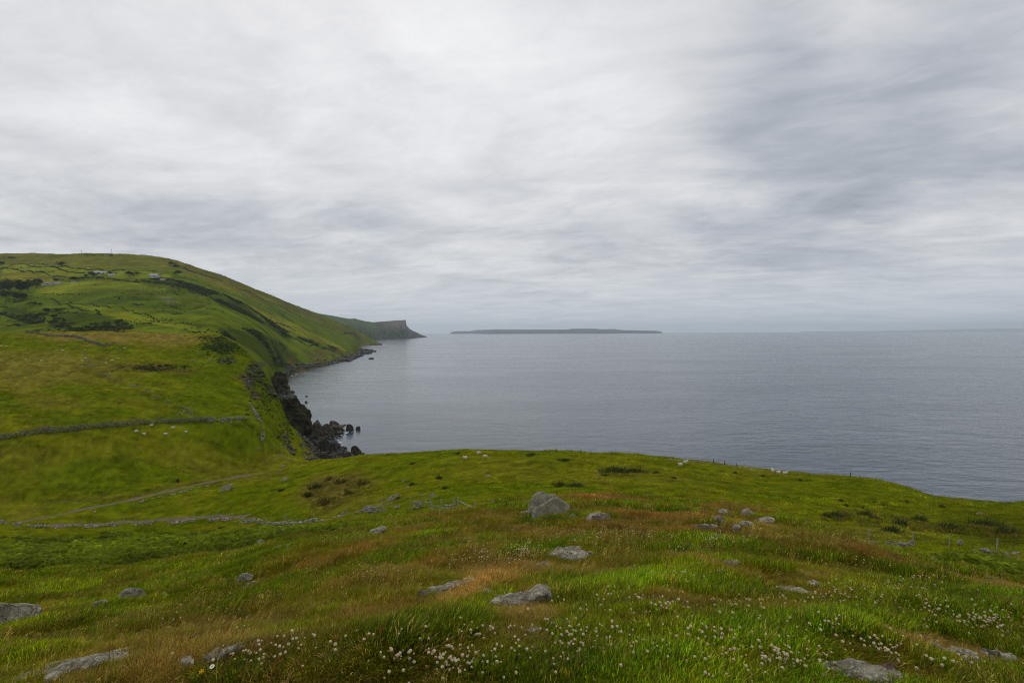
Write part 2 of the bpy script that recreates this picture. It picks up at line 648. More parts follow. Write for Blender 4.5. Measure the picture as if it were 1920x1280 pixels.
def inpoly(px, py, poly):
    r = np.zeros(np.shape(px), bool)
    n = len(poly)
    for i in range(n):
        x0, y0 = poly[i]
        x1, y1 = poly[(i + 1) % n]
        if y0 == y1:
            continue
        cond = (py > min(y0, y1)) & (py <= max(y0, y1))
        xi = x0 + (py - y0) * (x1 - x0) / (y1 - y0)
        r ^= cond & (px < xi)
    return r


def stroke(px, py, pts, w):
    dm = np.full(np.shape(px), 1e9)
    for (x0, y0), (x1, y1) in zip(pts[:-1], pts[1:]):
        dx, dy = x1 - x0, y1 - y0
        t = np.clip(((px - x0) * dx + (py - y0) * dy) / (dx * dx + dy * dy), 0, 1)
        dm = np.minimum(dm, np.hypot(px - x0 - t * dx, py - y0 - t * dy))
    return 1 - sstep(w * 0.6, w * 1.4, dm)


def lay(col, mask, c, k=1.0):
    mk = (np.clip(mask, 0, 1) * k)[..., None]
    return col * (1 - mk) + np.array(c) * mk


GRN = (0.082, 0.125, 0.010)
LUSH = (0.060, 0.125, 0.009)
PAST = (0.125, 0.140, 0.018)
OLIVE = (0.130, 0.125, 0.022)
TAN = (0.235, 0.190, 0.075)
GOLD = (0.300, 0.215, 0.070)
RUST = (0.215, 0.115, 0.030)
DARKG = (0.045, 0.085, 0.009)
FERN = (0.075, 0.150, 0.014)

BRACKEN = [
    [(-700, 994), (0, 1003), (300, 1001), (480, 996), (600, 998), (680, 994), (760, 982), (830, 974), (850, 974), (840, 980), (760, 992), (640, 1010),
     (560, 1022), (480, 1036), (390, 1070), (330, 1088), (200, 1112), (90, 1128), (0, 1132), (-700, 1140)],
    [(1728, 1046), (1790, 1036), (1860, 1046), (1920, 1056), (2500, 1080), (2500, 1150), (1920, 1108), (1860, 1090), (1790, 1064)],
    [(982, 962), (1010, 968), (1060, 960), (1076, 958), (1082, 985), (1040, 990), (985, 988)],
]


def zone(px, py, x, y):
    """turf colour for points of the near land; px, py where they are seen, x, y on the ground"""
    d = np.maximum(y, 1.0)
    sc = np.clip(d, 2, 200)
    # let patch outlines wander
    jx = fbm(x * 6 / sc ** 0.8, y * 6 / sc ** 0.8, 3, 5) * 22
    jy = fbm(x * 6 / sc ** 0.8, y * 6 / sc ** 0.8, 3, 9) * 9
    X, Y = px + jx, py + jy
    n1 = fbm(x / 14, y / 14, 4, 21)
    n2 = fbm(x / 3.1, y / 3.1, 4, 33)
    n3 = fbm(x / 0.9, y / 0.9, 3, 41)
    n5 = fbm(x / 45, y / 30, 3, 55)
    col = np.empty(np.shape(px) + (3,))
    col[:] = PAST
    # pasture mottling
    col = lay(col, sstep(-0.3, 0.5, n1), GRN, 0.55)
    col = lay(col, sstep(0.1, 0.7, n5), (0.16, 0.145, 0.035), 0.45)
    col = lay(col, sstep(0.15, 0.6, n2), OLIVE, 0.45)
    # left field: green at bottom, straw patches higher
    left = sstep(600, 480, X) * sstep(640, 660, Y) * sstep(985, 960, Y)
    col = lay(col, left * sstep(-0.6, 0.5, n1), (0.085, 0.118, 0.010), 0.75)
    col = lay(col, ell(X, Y, 60, 690, 190, 34, 0), (0.175, 0.150, 0.045), 0.75)
    col = lay(col, ell(X, Y, 60, 740, 120, 16, 20), (0.17, 0.14, 0.035), 0.5)
    col = lay(col, ell(X, Y, 200, 760, 140, 12, 0), (0.15, 0.14, 0.03), 0.5)
    col = lay(col, ell(X, Y, 80, 645, 130, 14, 3), (0.095, 0.125, 0.010), 0.8)
    col = lay(col, ell(X, Y, 230, 632, 175, 12, 2), (0.205, 0.150, 0.050), 0.85)
    col = lay(col, ell(X, Y, 360, 640, 70, 9, -5), (0.19, 0.16, 0.04), 0.6)
    col = lay(col, ell(X, Y, 260, 850, 230, 18, 0), OLIVE, 0.35)
    col = lay(col, ell(X, Y, 300, 692, 75, 8, 2), (0.095, 0.060, 0.026), 0.85)
    col = lay(col, ell(X, Y, 175, 697, 40, 5, 12), (0.07, 0.075, 0.015), 0.7)
    col = lay(col, ell(X, Y, 420, 652, 48, 18, 8), (0.045, 0.075, 0.012), 0.75)
    col = lay(col, ell(X, Y, 500, 740, 40, 70, -30), (0.085, 0.115, 0.016), 0.7)
    col = lay(col, stroke(X, Y, [(455, 700), (470, 725), (481, 748)], 5), (0.10, 0.062, 0.035), 0.8)
    col = lay(col, stroke(px, py, [(160, 682), (215, 712), (300, 750), (370, 780)], 2.2), (0.10, 0.10, 0.03), 0.8)
    # track banks
    col = lay(col, stroke(X, Y, [(0, 968), (120, 948), (300, 918), (420, 893), (540, 878)], 7), (0.12, 0.115, 0.035), 0.7)
    # headland pasture
    hd = sstep(560, 700, X) * sstep(985, 960, Y) * (d > 45)
    col = lay(col, hd * sstep(-0.2, 0.6, n5), (0.150, 0.145, 0.030), 0.55)
    col = lay(col, ell(X, Y, 1000, 880, 420, 22, 2) * (d > 45), (0.155, 0.145, 0.032), 0.45)
    col = lay(col, ell(X, Y, 630, 920, 75, 32, -20) * (d > 45), (0.135, 0.108, 0.035), 0.8)
    col = lay(col, ell(X, Y, 740, 870, 120, 16, -5), GRN, 0.5)
    col = lay(col, ell(X, Y, 1600, 920, 150, 22, 5), (0.105, 0.13, 0.016), 0.5)
    col = lay(col, ell(X, Y, 1880, 990, 110, 34, 10) * (d > 30), (0.055, 0.066, 0.010), 0.75)
    col = lay(col, ell(X, Y, 1620, 1000, 120, 16, 0) * (d > 30), (0.15, 0.13, 0.045), 0.5)
    col = lay(col, stroke(X, Y, [(1130, 890), (1145, 925), (1150, 950)], 6) * (d > 45), RUST, 0.4)
    # knoll
    kn = sstep(34, 26, d)
    kc = np.empty_like(col)
    kc[:] = GRN
    kc = lay(kc, sstep(-0.5, 0.5, fbm(x / 2.2, y / 4.0, 3, 61)), OLIVE, 0.6)
    kc = lay(kc, sstep(0.15, 0.8, fbm(x / 1.2, y / 2.0, 4, 71)), (0.185, 0.130, 0.036), 0.6)
    kc = lay(kc, sstep(0.1, 0.6, fbm(x / 1.3 + 40, y / 2.1, 3, 81)), LUSH, 0.7)
    for e_, c_, k_ in KNOLL_PATCHES:
        kc = lay(kc, ell(X, Y, *e_), c_, k_)
    col = col * (1 - kn[..., None]) + kc * kn[..., None]
    for poly in BRACKEN:
        col = lay(col, inpoly(X, Y, poly).astype(float) * (0.55 + 0.45 * sstep(-0.3, 0.3, n2)), (0.085, 0.115, 0.012), 0.55)
    # near-cliff rock and earth where the land is steep is added by the caller
    n4 = fbm(x / 3.6, y / 1.0, 4, 47)
    n6 = fbm(x / 7.0, y / 4.0, 5, 49, 0.65)
    v = 1 + 0.30 * n3[..., None] + 0.16 * n2[..., None] + ((0.30 * n4 + 0.20 * n6 * sstep(70, 120, d)) * sstep(25, 45, d))[..., None]
    return np.clip(col * v * np.stack([np.full(np.shape(d), 0.92), np.full(np.shape(d), 0.92), 0.20 + 0.42 * sstep(1.15, 0.75, col[..., 1] / col[..., 0])], -1), 0.0015, 0.6)


KNOLL_PATCHES = [
    ((1250, 965, 130, 10, 3), RUST, 0.85), ((1110, 932, 95, 7, 0), RUST, 0.9), ((880, 950, 80, 8, -15), RUST, 0.8),
    ((1190, 945, 60, 6, 0), LUSH, 0.3), ((1330, 1000, 140, 9, 3), RUST, 0.5), ((1190, 952, 110, 7, 0), LUSH, 0.6),
    ((1130, 985, 160, 8, -4), RUST, 0.5), ((1040, 1020, 90, 9, -14), LUSH, 0.75), ((1000, 1035, 60, 9, -10), LUSH, 0.6),
    ((1260, 1048, 85, 20, 6), DARKG, 0.85), ((1150, 1050, 80, 14, 0), OLIVE, 0.6), ((1320, 1018, 80, 12, 4), LUSH, 0.7),
    ((1480, 1042, 105, 13, 6), DARKG, 0.8), ((1700, 1075, 110, 13, 6), DARKG, 0.75), ((1640, 1045, 100, 9, 14), RUST, 0.6),
    ((1850, 1095, 100, 8, 14), TAN, 0.6), ((1060, 1070, 110, 10, 0), TAN, 0.6), ((980, 1080, 60, 16, -20), GOLD, 0.7),
    ((880, 1108, 75, 20, -20), GOLD, 0.8), ((990, 1155, 65, 18, -5), GOLD, 0.65), ((970, 1195, 60, 18, 0), TAN, 0.5),
    ((1200, 1095, 150, 16, 4), LUSH, 0.7), ((1350, 1120, 130, 18, 5), DARKG, 0.6), ((1390, 1180, 110, 30, 0), LUSH, 0.75),
    ((1200, 1170, 80, 14, 0), OLIVE, 0.4), ((760, 1185, 150, 24, -6), DARKG, 0.75), ((680, 1150, 110, 9, -12), RUST, 0.35),
    ((560, 1150, 90, 9, -14), TAN, 0.5), ((480, 1185, 100, 9, -16), TAN, 0.45), ((330, 1215, 100, 9, -18), GOLD, 0.45),
    ((540, 1110, 140, 12, -14), LUSH, 0.6), ((430, 1130, 120, 12, -14), GRN, 0.6), ((150, 1180, 150, 18, -6), GRN, 0.6),
    ((60, 1235, 100, 12, -10), GRN, 0.6), ((250, 1265, 110, 10, -14), GOLD, 0.3), ((430, 1262, 90, 18, -10), LUSH, 0.75),
    ((700, 1090, 140, 12, -14), (0.16, 0.12, 0.03), 0.55), ((760, 1035, 120, 10, -16), LUSH, 0.5), ((650, 1040, 120, 8, -16), RUST, 0.45),
    ((850, 1010, 130, 8, -14), (0.17, 0.12, 0.03), 0.5), ((1010, 1265, 170, 22, 0), DARKG, 0.7), ((1180, 1255, 120, 26, 0), DARKG, 0.8),
    ((1560, 1170, 110, 24, 5), LUSH, 0.85), ((1660, 1205, 70, 18, 10), DARKG, 0.7), ((1480, 1080, 90, 10, 6), GOLD, 0.45),
    ((1500, 1112, 80, 10, 8), TAN, 0.6), ((1780, 1225, 120, 16, 14), GOLD, 0.6), ((1640, 1262, 120, 14, 6), GOLD, 0.5),
    ((1840, 1150, 110, 20, 6), LUSH, 0.6), ((1430, 1245, 60, 20, 0), OLIVE, 0.4), ((620, 1245, 150, 26, -4), GRN, 0.6),
    ((60, 1160, 60, 9, 0), RUST, 0.5), ((1400, 955, 70, 9, 2), RUST, 0.5), ((1420, 985, 60, 9, 3), GOLD, 0.45), ((1330, 1060, 80, 8, 4), GOLD, 0.5),
]

# ------------------------------------------------------------------ near land: knoll, valley field, headland pasture
Z_ = None
near_lines = [
    [(-700, .5, None, 58.4), (2600, .5, None, 58.4)],
    [(-700, 3.4, 1270), (0, 3.0, 1280), (600, 2.4, 1280), (1300, 2.35, 1280), (1920, 2.4, 1280), (2600, 2.6, 1275)],
    [(-700, 6, 1200), (0, 5.0, 1205), (400, 4.2, 1190), (700, 3.6, 1170), (1000, 3.7, 1150), (1300, 3.6, 1150), (1600, 3.4, 1160), (1920, 3.2, 1190), (2600, 3.2, 1200)],
    [(-700, 11, 1120), (0, 9, 1130), (400, 7.5, 1110), (700, 6.0, 1070), (1000, 6.2, 1050), (1300, 6.4, 1040), (1500, 6.0, 1055), (1700, 5.2, 1085), (1920, 4.6, 1130), (2600, 4.5, 1150)],
    [(-700, 18, 1060), (0, 15, 1075), (200, 14, 1072), (400, 13.5, 1050), (600, 14, 1008), (800, 17, 972), (950, 22, 946), (1050, 24, 939), (1150, 23, 936), (1300, 20, 946), (1430, 17, 966), (1560, 12, 1005), (1700, 9, 1052), (1800, 7.5, 1083), (1920, 6.5, 1118), (2600, 6, 1140)],
    [(-700, 36, 1030), (0, 32, 1045), (200, 31, 1035), (400, 30, 1015), (600, 28, 993), (700, 28, 981), (800, 29, None, 49.5), (950, 33, None, 46.8), (1150, 34, None, 46.0), (1300, 32, None, 46.0), (1430, 29, None, 47), (1560, 24, None, 48.8), (1700, 21, None, 49.6), (1800, 16, 1062), (1920, 14, 1090), (2600, 13, 1110)],
    [(-700, 105, 985), (0, 100, 987), (300, 98, 985), (480, 88, 979), (600, 75, 976), (700, 62, 965), (780, 56, 957), (860, 52, 953), (950, 50, 951), (1100, 53, None, 42.0), (1300, 52, None, 41), (1430, 47, None, 41.6), (1560, 43, None, 42), (1628, 42, 1022), (1700, 43, 1026), (1800, 43, 1030), (1870, 42, 1038), (1920, 40, 1045), (2600, 40, 1060)],
    [(-700, 118, 955), (0, 112, 962), (200, 115, 938), (400, 118, 920), (500, 112, 915), (600, 105, 912), (700, 95, 910), (860, 85, 905), (1000, 85, 895), (1150, 82, 895), (1300, 80, 905), (1430, 76, 925), (1560, 70, 945), (1700, 66, 965), (1800, 64, 980), (1920, 60, 985), (2600, 60, 990)],
    [(-700, 130, 905), (0, 124, 900), (200, 127, 892), (400, 140, 884), (500, 148, 877), (560, 150, 868), (600, 148, 862), (680, 142, 853), (780, 137, 847), (880, 133, 844), (1000, 131, 846), (1100, 130, 850), (1200, 128, 856), (1300, 124, 866), (1400, 118, 877), (1500, 111, 888), (1600, 105, 895), (1660, 102, 903), (1700, 100, 914), (1750, 98, 931), (1810, 95, 940), (1860, 92, 946), (1920, 88, 945), (2100, 84, 938), (2600, 80, 940)],
    # wall across the valley field on the left; the cliff below the headland on the right
    [(-700, 140, 835), (0, 138, 824), (100, 142, 812), (200, 148, 801), (300, 155, 794), (400, 162, 789), (450, 166, 787), (490, 170, 793), (520, 178, 812), (540, 185, 828), (560, 188, 842), (585, 185, 860), (600, 178, None, 12), (640, 168, None, 8), (880, 148, None, 12), (1300, 139, None, 12), (1600, 120, None, 12), (1920, 103, None, 12), (2600, 95, None, 12)],
    [(-700, 195, 720), (0, 195, 715), (200, 205, 705), (400, 215, 715), (460, 215, 730), (490, 215, 745), (520, 215, 770), (540, 212, 808), (560, 216, 829), (585, 216, 853), (600, 205, None, 5), (640, 195, None, 1.0), (880, 160, None, 2), (1300, 150, None, 2), (1600, 132, None, 2), (1920, 115, None, 2), (2600, 107, None, 2)],
    [(-700, 265, 650), (0, 265, 650), (200, 270, 645), (400, 285, 640), (460, 268, 668), (490, 252, 707), (520, 240, 745), (540, 232, 797), (560, 240, 818), (585, 240, 847), (600, 240, None, 1.2), (640, 245, None, 0.2), (690, 240, None, -2), (880, 175, None, -3), (1300, 165, None, -3), (1600, 145, None, -3), (1920, 130, None, -3), (2600, 120, None, -3)],
    [(-700, 330, 620), (0, 330, 623), (200, 330, 622), (300, 325, 623), (400, 312, 628), (430, 303, 637), (460, 288, 657), (480, 276, 682), (500, 264, 705), (520, 250, 741), (540, 250, 794), (560, 256, 815), (585, 255, 846), (600, 256, None, -1), (640, 262, None, -3), (880, 190, None, -4), (1920, 150, None, -4), (2600, 140, None, -4)],
    [(-700, 365, None, 50), (0, 365, None, 52), (300, 360, None, 48), (400, 345, None, 44), (430, 338, None, 38), (460, 330, None, 22), (490, 320, None, 10), (520, 300, None, 10), (540, 292, None, 6), (560, 285, None, 2), (585, 275, None, 0), (640, 280, None, -4), (880, 220, None, -4), (2600, 180, None, -4)],
    [(-700, 445, None, 28), (300, 445, None, 24), (400, 430, None, 14), (460, 390, None, -4), (520, 345, None, -4), (560, 330, None, -4), (2600, 300, None, -4)],
]
us1 = np.linspace(-1.68, 1.68, 641)
ds1 = np.exp(np.linspace(math.log(0.5), math.log(445), 640))
near = Sheet(near_lines, us1, ds1, smooth=2)
bz = near.Z.copy()
X, Y, D = near.X, near.Y, near.D
wet = sstep(0.5, 4.0, bz)
knoll = sstep(32, 20, D)
near.Z = bz + wet * (
    knoll * sstep(1.5, 3.0, D) * (0.13 * fbm(X / 1.5, Y / 1.1, 4, 101) + 0.035 * fbm(X / 0.32, Y / 0.32, 3, 103) * sstep(14, 8, D))
    + (1 - knoll) * (0.20 * sstep(75, 110, D) * fbm(X / 5.5, Y / 3.8, 4, 115, 0.6) + 0.40 * fbm(X / 9, Y / 9, 4, 105) + 0.14 * fbm(X / 2.6, Y / 2.6, 3, 107) * sstep(220, 120, D))
    + sstep(150, 220, D) * 0.7 * fbm(X / 14, Y / 14, 4, 109)
    + sstep(165, 230, D) * sstep(-160, -115, X) * (1.5 * fbm(X / 13, Y / 9, 4, 111) - 1.2 * np.maximum(0, 0.35 - np.abs(fbm(X / 17, Y / 22, 3, 113)))))
# terracettes trodden by sheep on the steep valley field
gy, gx = np.gradient(bz, axis=0), np.gradient(bz, axis=1)
ppx, ppy = project(X, Y, near.Z)
slope = np.abs(np.gradient(near.Z, axis=0) / np.gradient(Y, axis=0))
scol = zone(ppx, ppy, X, Y)
# earth and rock on the cliff faces
steep = sstep(0.75, 1.3, slope) * (D > 60)
rk = sstep(-0.3, 0.35, fbm(X / 9, near.Z / 5, 4, 131))
scol = lay(scol, steep * rk, (0.07, 0.055, 0.038), 0.9)
scol = lay(scol, sstep(5, 1.5, near.Z) * (D > 60), (0.05, 0.043, 0.036), 0.95)
scol = lay(scol, steep * (1 - rk), (0.07, 0.095, 0.015), 0.6)
scol[D < 26] *= 0.8
ground = near.mesh('ground', scol, M['ground'], keep=near.Z > -3.9)
tag(ground, 'grassy knoll sloping down to sheep pasture above the sea cliff', 'ground', kind='structure')

# the rest of the knoll top, beside and behind the camera


def fan_y(x, y):
    return np.maximum(np.maximum(y, np.abs(x) / 1.6), 0.8)


def knoll_z(x, y):
    yy = fan_y(x, y)
    return near.height(x, yy) - 0.035 * np.maximum(yy - y, 0) ** 1.3


gx, gy = np.meshgrid(np.linspace(-16, 16, 161), np.linspace(-12, 11, 116))
inside = (np.abs(gx) < 1.58 * gy) & (gy > 0.9)
gz = knoll_z(gx, gy) - 0.08 * sstep(0.0, 0.5, 1.6 * gy - np.abs(gx)) - 0.02 * inside
zx, zy = gx, fan_y(gx, gy)
qx, qy = project(zx, zy, near.height(zx, zy))
gcol = zone(qx, qy, gx, gy) * 0.8
i_ = np.arange(gx.size).reshape(gx.shape)
f_ = np.stack([i_[:-1, :-1], i_[:-1, 1:], i_[1:, 1:], i_[1:, :-1]], -1).reshape(-1, 4)
top = np_mesh('ground', np.stack([gx, gy, gz], -1).reshape(-1, 3), f_, M['ground'], gcol.reshape(-1, 3), smooth=True)
tag(top, 'grassy top of the knoll close to the viewpoint', 'ground', kind='structure')

# ------------------------------------------------------------------ the long hill behind
hill_cols = {
    -700: [(380, None, 38), (470, 620), (560, 600), (700, 572), (820, 545), (950, 522), (1150, 500), (1500, 480), (1800, None, 270), (2600, None, 200)],
    0: [(380, None, 38), (470, 620), (560, 600), (700, 572), (820, 545), (950, 522), (1150, 500), (1500, 479.5), (1800, None, 270), (2600, None, 200)],
    100: [(380, None, 38), (460, 620), (550, 597), (690, 565), (800, 540), (930, 523), (1150, 500), (1500, 479), (1800, None, 270), (2600, None, 200)],
    140: [(380, None, 38), (460, 620), (550, 596), (690, 565), (800, 539), (930, 521), (1150, 499), (1500, 480), (1800, None, 270), (2600, None, 200)],
    165: [(380, None, 37), (455, 620), (550, 594), (690, 564), (800, 538), (930, 520), (1150, 498), (1500, 477.5), (1800, None, 270), (2600, None, 200)],
    200: [(380, None, 36), (450, 620), (550, 592), (680, 562), (800, 536), (920, 517), (1150, 498), (1500, 478.5), (1800, None, 270), (2600, None, 200)],
    310: [(380, None, 34), (450, 618), (540, 597), (660, 570), (790, 545), (920, 522), (1150, 503), (1520, 487.5), (1800, None, 260), (2600, None, 190)],
    340: [(382, None, 32), (450, 620), (535, 600), (650, 576), (790, 550), (930, 529), (1170, 511), (1550, 496), (1850, None, 255), (2650, None, 170)],
    400: [(385, None, 25), (450, 625), (530, 605), (640, 585), (790, 560), (950, 543), (1200, 528), (1600, 513), (1900, None, 250), (2700, None, 150)],
    450: [(395, None, 8), (470, 648), (540, 628), (640, 607), (790, 585), (960, 565), (1250, 548), (1700, 532.5), (2050, None, 225), (2800, None, 120)],
    500: [(430, None, -4), (520, 680), (600, 655), (700, 630), (850, 610), (1050, 590), (1350, 570), (1800, 552.5), (2200, None, 190), (2900, None, 100)],
    545: [(690, None, -4), (728, None, .5), (760, 690), (820, 672), (920, 645), (1100, 615), (1450, 592), (1950, 570), (2300, None, 160), (2900, None, 80)],
    600: [(860, None, -4), (895, None, .5), (930, 680), (1000, 662), (1120, 645), (1350, 625), (1700, 606), (2150, 590), (2500, None, 110), (3000, None, 50)],
    640: [(1020, None, -4), (1056, None, .5), (1100, 672), (1180, 658), (1320, 645), (1600, 630), (1950, 616), (2300, 606.5), (2600, None, 75), (3050, None, 30)],
    664: [(1170, None, -4), (1210, None, .5), (1270, 667), (1400, 655), (1650, 644), (1900, 634), (2200, 624), (2450, 617.5), (2700, None, 45), (3050, None, 20)],
    674: [(2000, None, -4), (2180, None, -2), (2260, None, .5), (2330, 646), (2400, 642), (2470, 636), (2540, 629), (2600, 623), (2800, None, 35), (3050, None, 10)],
    690: [(2300, None, -4), (2380, None, -2), (2420, None, .5), (2450, 644.5), (2500, 640), (2540, 637), (2580, 634), (2620, 630.5), (2800, None, 15), (3050, None, 4)],
    708: [(2500, None, -4), (2560, None, -2), (2600, None, .5), (2620, 644.8), (2640, 643.5), (2660, 642.5), (2680, 641.8), (2700, 641.5), (2800, None, -2), (3060, None, -4)],
    720: [(2500, None, -4), (2560, None, -4), (2600, None, -4), (2620, None, -4), (2640, None, -4), (2660, None, -4), (2680, None, -4), (2700, None, -4), (2800, None, -4), (3060, None, -4)],
}
hill_lines = []
for k in range(10):
    ln = []
    for px, pts in hill_cols.items():
        p = pts[k]
        ln.append((px, p[0], p[1]) if len(p) == 2 else (px, p[0], None, p[2]))
    hill_lines.append(ln)
us2 = np.linspace(float(uw(-690, 600)[0]), float(uw(722, 600)[0]), 440)
ds2 = np.exp(np.linspace(math.log(382), math.log(3040), 330))
hill = Sheet(hill_lines, us2, ds2, smooth=1)
X2, Y2, D2 = hill.X, hill.Y, hill.D
w2 = sstep(0.5, 14, hill.Z)
hill.Z = hill.Z + w2 * (7.0 * fbm(X2 / 150, Y2 / 150, 4, 201) * sstep(400, 650, D2) * sstep(1450, 1000, D2)
                        + 3.0 * fbm(X2 / 40, Y2 / 40, 4, 203)
                        - 13.0 * np.maximum(0, 0.30 - np.abs(fbm(X2 / 120 + Y2 / 260, Y2 / 210, 4, 207))) * sstep(430, 700, D2) * sstep(1700, 1200, D2)
                        + 0.5 * fbm(X2 / 9, Y2 / 9, 2, 205))
p2x, p2y = project(X2, Y2, hill.Z)
SCRUB = [  # darker scrub and bracken on the hill: polygons in the frame
    [(300, 520), (345, 528), (400, 545), (450, 570), (500, 598), (545, 625), (520, 620), (470, 595), (420, 572), (380, 550), (330, 535), (270, 526)],
    [(420, 553), (455, 568), (500, 598), (545, 628), (590, 640), (640, 655), (640, 662), (570, 640), (520, 625), (470, 592), (430, 575)],
    [(100, 590), (130, 585), (180, 590), (230, 600), (250, 618), (140, 622), (100, 612)],
    [(0, 575), (40, 580), (90, 600), (60, 608), (0, 590)],
    [(420, 610), (480, 620), (540, 650), (560, 680), (520, 690), (470, 650), (420, 630)],
]


def hill_zone(px, py, x, y):
    jx, jy = fbm(x / 60, y / 60, 4, 211) * 12, fbm(x / 60, y / 60, 4, 213) * 5
    X, Y = px + jx, py + jy
    n1 = fbm(x / 130, y / 130, 4, 221)
    n2 = fbm(x / 30, y / 30, 4, 223)
    c = np.empty(np.shape(px) + (3,))
    c[:] = (0.085, 0.118, 0.020)
    c = lay(c, sstep(-0.3, 0.4, n1), (0.110, 0.130, 0.026), 0.6)
    c = lay(c, sstep(0.0, 0.5, n2), (0.060, 0.092, 0.018), 0.7)
    c = lay(c, sstep(0.1, 0.6, fbm(x / 70, y / 18, 4, 225)), (0.055, 0.080, 0.020), 0.6)
    # upper moor
    c = lay(c, inpoly(X, Y, [(-700, 470), (320, 470), (700, 640), (640, 622), (560, 585), (480, 560), (400, 535), (330, 505), (200, 503), (100, 500), (-700, 500)]).astype(float), (0.120, 0.108, 0.038), 0.75)
    c = lay(c, stroke(X, Y, [(345, 500), (420, 522), (520, 562), (600, 600), (650, 620), (690, 640)], 5), (0.075, 0.070, 0.035), 0.7)
    # fields
    for poly, cc, k in [
        ([(0, 497), (60, 496), (180, 503), (175, 516), (120, 520), (0, 508)], (0.155, 0.180, 0.034), 0.95),
        ([(0, 508), (110, 518), (140, 520), (90, 532), (0, 524)], (0.155, 0.140, 0.040), 0.85),
        ([(120, 492), (190, 494), (210, 502), (130, 500)], (0.135, 0.135, 0.035), 0.7),
        ([(180, 505), (300, 510), (330, 518), (250, 520), (190, 512)], (0.150, 0.170, 0.034), 0.9),
        ([(70, 545), (110, 530), (180, 525), (260, 530), (320, 545), (240, 542), (150, 550), (90, 552)], (0.150, 0.172, 0.032), 0.95),
        ([(130, 570), (200, 578), (290, 598), (400, 620), (400, 628), (330, 616), (240, 602)], (0.145, 0.165, 0.030), 0.9),
        ([(400, 545), (470, 572), (560, 612), (640, 648), (660, 662), (620, 650), (540, 618), (460, 582)], (0.155, 0.150, 0.034), 0.8),
        ([(380, 615), (420, 612), (460, 632), (450, 645), (400, 640)], (0.110, 0.130, 0.022), 0.6),
    ]:
        c = lay(c, inpoly(px + jx * .4, py + jy * .4, poly).astype(float), cc, k)
    for poly in SCRUB:
        c = lay(c, inpoly(X, Y, poly).astype(float), (0.036, 0.054, 0.022), 0.75)
    c = lay(c, ell(X, Y, 270, 560, 100, 20, 8), (0.058, 0.088, 0.016), 0.75)
    c = lay(c, ell(X, Y, 240, 548, 55, 5, 5), (0.075, 0.065, 0.026), 0.5)
    c = lay(c, ell(X, Y, 320, 562, 22, 4, 15), (0.16, 0.15, 0.12), 0.5)
    c = lay(c, ell(X, Y, 600, 667, 22, 14, 0), (0.085, 0.072, 0.05), 0.8)
    c = lay(c, ell(X, Y, 546, 682, 9, 14, 0), (0.085, 0.066, 0.045), 0.8)
    c = lay(c, ell(X, Y, 640, 662, 22, 7, 10), (0.075, 0.062, 0.045), 0.7)
    return c


hcol = hill_zone(p2x, p2y, X2, Y2)
sl2 = np.hypot(np.gradient(hill.Z, axis=0) / np.gradient(Y2, axis=0), 0)
hcol = lay(hcol, sstep(9, 3, hill.Z), (0.085, 0.075, 0.06), 0.9)
hcol = lay(hcol, sstep(0.55, 0.9, sl2) * (D2 > 1400), (0.06, 0.058, 0.042), 0.6)
hcol *= np.array([1.14, 1.16, 0.42]) * (1 + 0.30 * fbm(X2 / 14, Y2 / 22, 4, 231, 0.65) + 0.20 * fbm(X2 / 60, Y2 / 40, 3, 233))[..., None]
hill_o = hill.mesh('hill', np.clip(hcol, 0.004, 0.5), M['hill'], keep=hill.Z > -3.9)
tag(hill_o, 'long green hill with fields falling to the rocky shore', 'hill', kind='structure')

# ------------------------------------------------------------------ far cliffed headland, island, distant coast


def far_land(name, label, top, base, mat, colf, depth, rows, back=0.75, pw=0.5, jag=0.0, x0=None):
    """top: [(px, py)] skyline; base: [(px, py, d)] waterline; colf(px, py, t) -> colour"""
    tp, bp = np.array(top, float), np.array(base, float)
    px = np.linspace(tp[0, 0], tp[-1, 0], rows * 6)
    ty = np.interp(px, tp[:, 0], tp[:, 1])
    by = np.interp(px, bp[:, 0], bp[:, 1])
    bd = np.interp(px, bp[:, 0], bp[:, 2])
    by = np.maximum(by, ty)
    ts = np.linspace(0, 1, rows)
    V, Cc = [], []
    for t in ts:
        py = by + (ty - by) * t
        d = bd + depth * t ** 1.3 * (1 + 0.0 * px)
        u, w = uw(px, py)
        z = H + w * d
        n = fbm(px * 0.9, np.full_like(px, t * 4), 4, 301)
        d = d * (1 + jag * n * math.sin(math.pi * min(1, t * 1.2) ** 0.7) * 0.01)
        V.append(np.stack([u * d, d, z], -1))
        Cc.append(colf(px, py, t, by, ty))
    # the back falls away again
    last = V[-1]
    for q in (0.6, 0.0):
        b = last.copy()
        b[:, 1] = last[:, 1] + depth * (2 if q else 4)
        b[:, 0] = last[:, 0] * b[:, 1] / last[:, 1]
        b[:, 2] = last[:, 2] * q - (3 if q == 0 else 0)
        V.append(b)
        Cc.append(Cc[-1])
    foot = V[0].copy()
    foot[:, 1] -= 15
    foot[:, 2] = -4
    V.insert(0, foot)
    Cc.insert(0, Cc[0])
    v = np.array(V)
    nr, nc = v.shape[:2]
    i = np.arange(nr * nc).reshape(nr, nc)
    f = np.stack([i[:-1, :-1], i[:-1, 1:], i[1:, 1:], i[1:, :-1]], -1).reshape(-1, 4)
    o = np_mesh(name, v.reshape(-1, 3), f, mat, np.array(Cc).reshape(-1, 3), smooth=True)
    return tag(o, label, 'land', kind='structure')


def lvl(px):
    return 622.4 - (px - 960) * ROLL


def dist0(px, py):
    return H * F / (py - lvl(px))


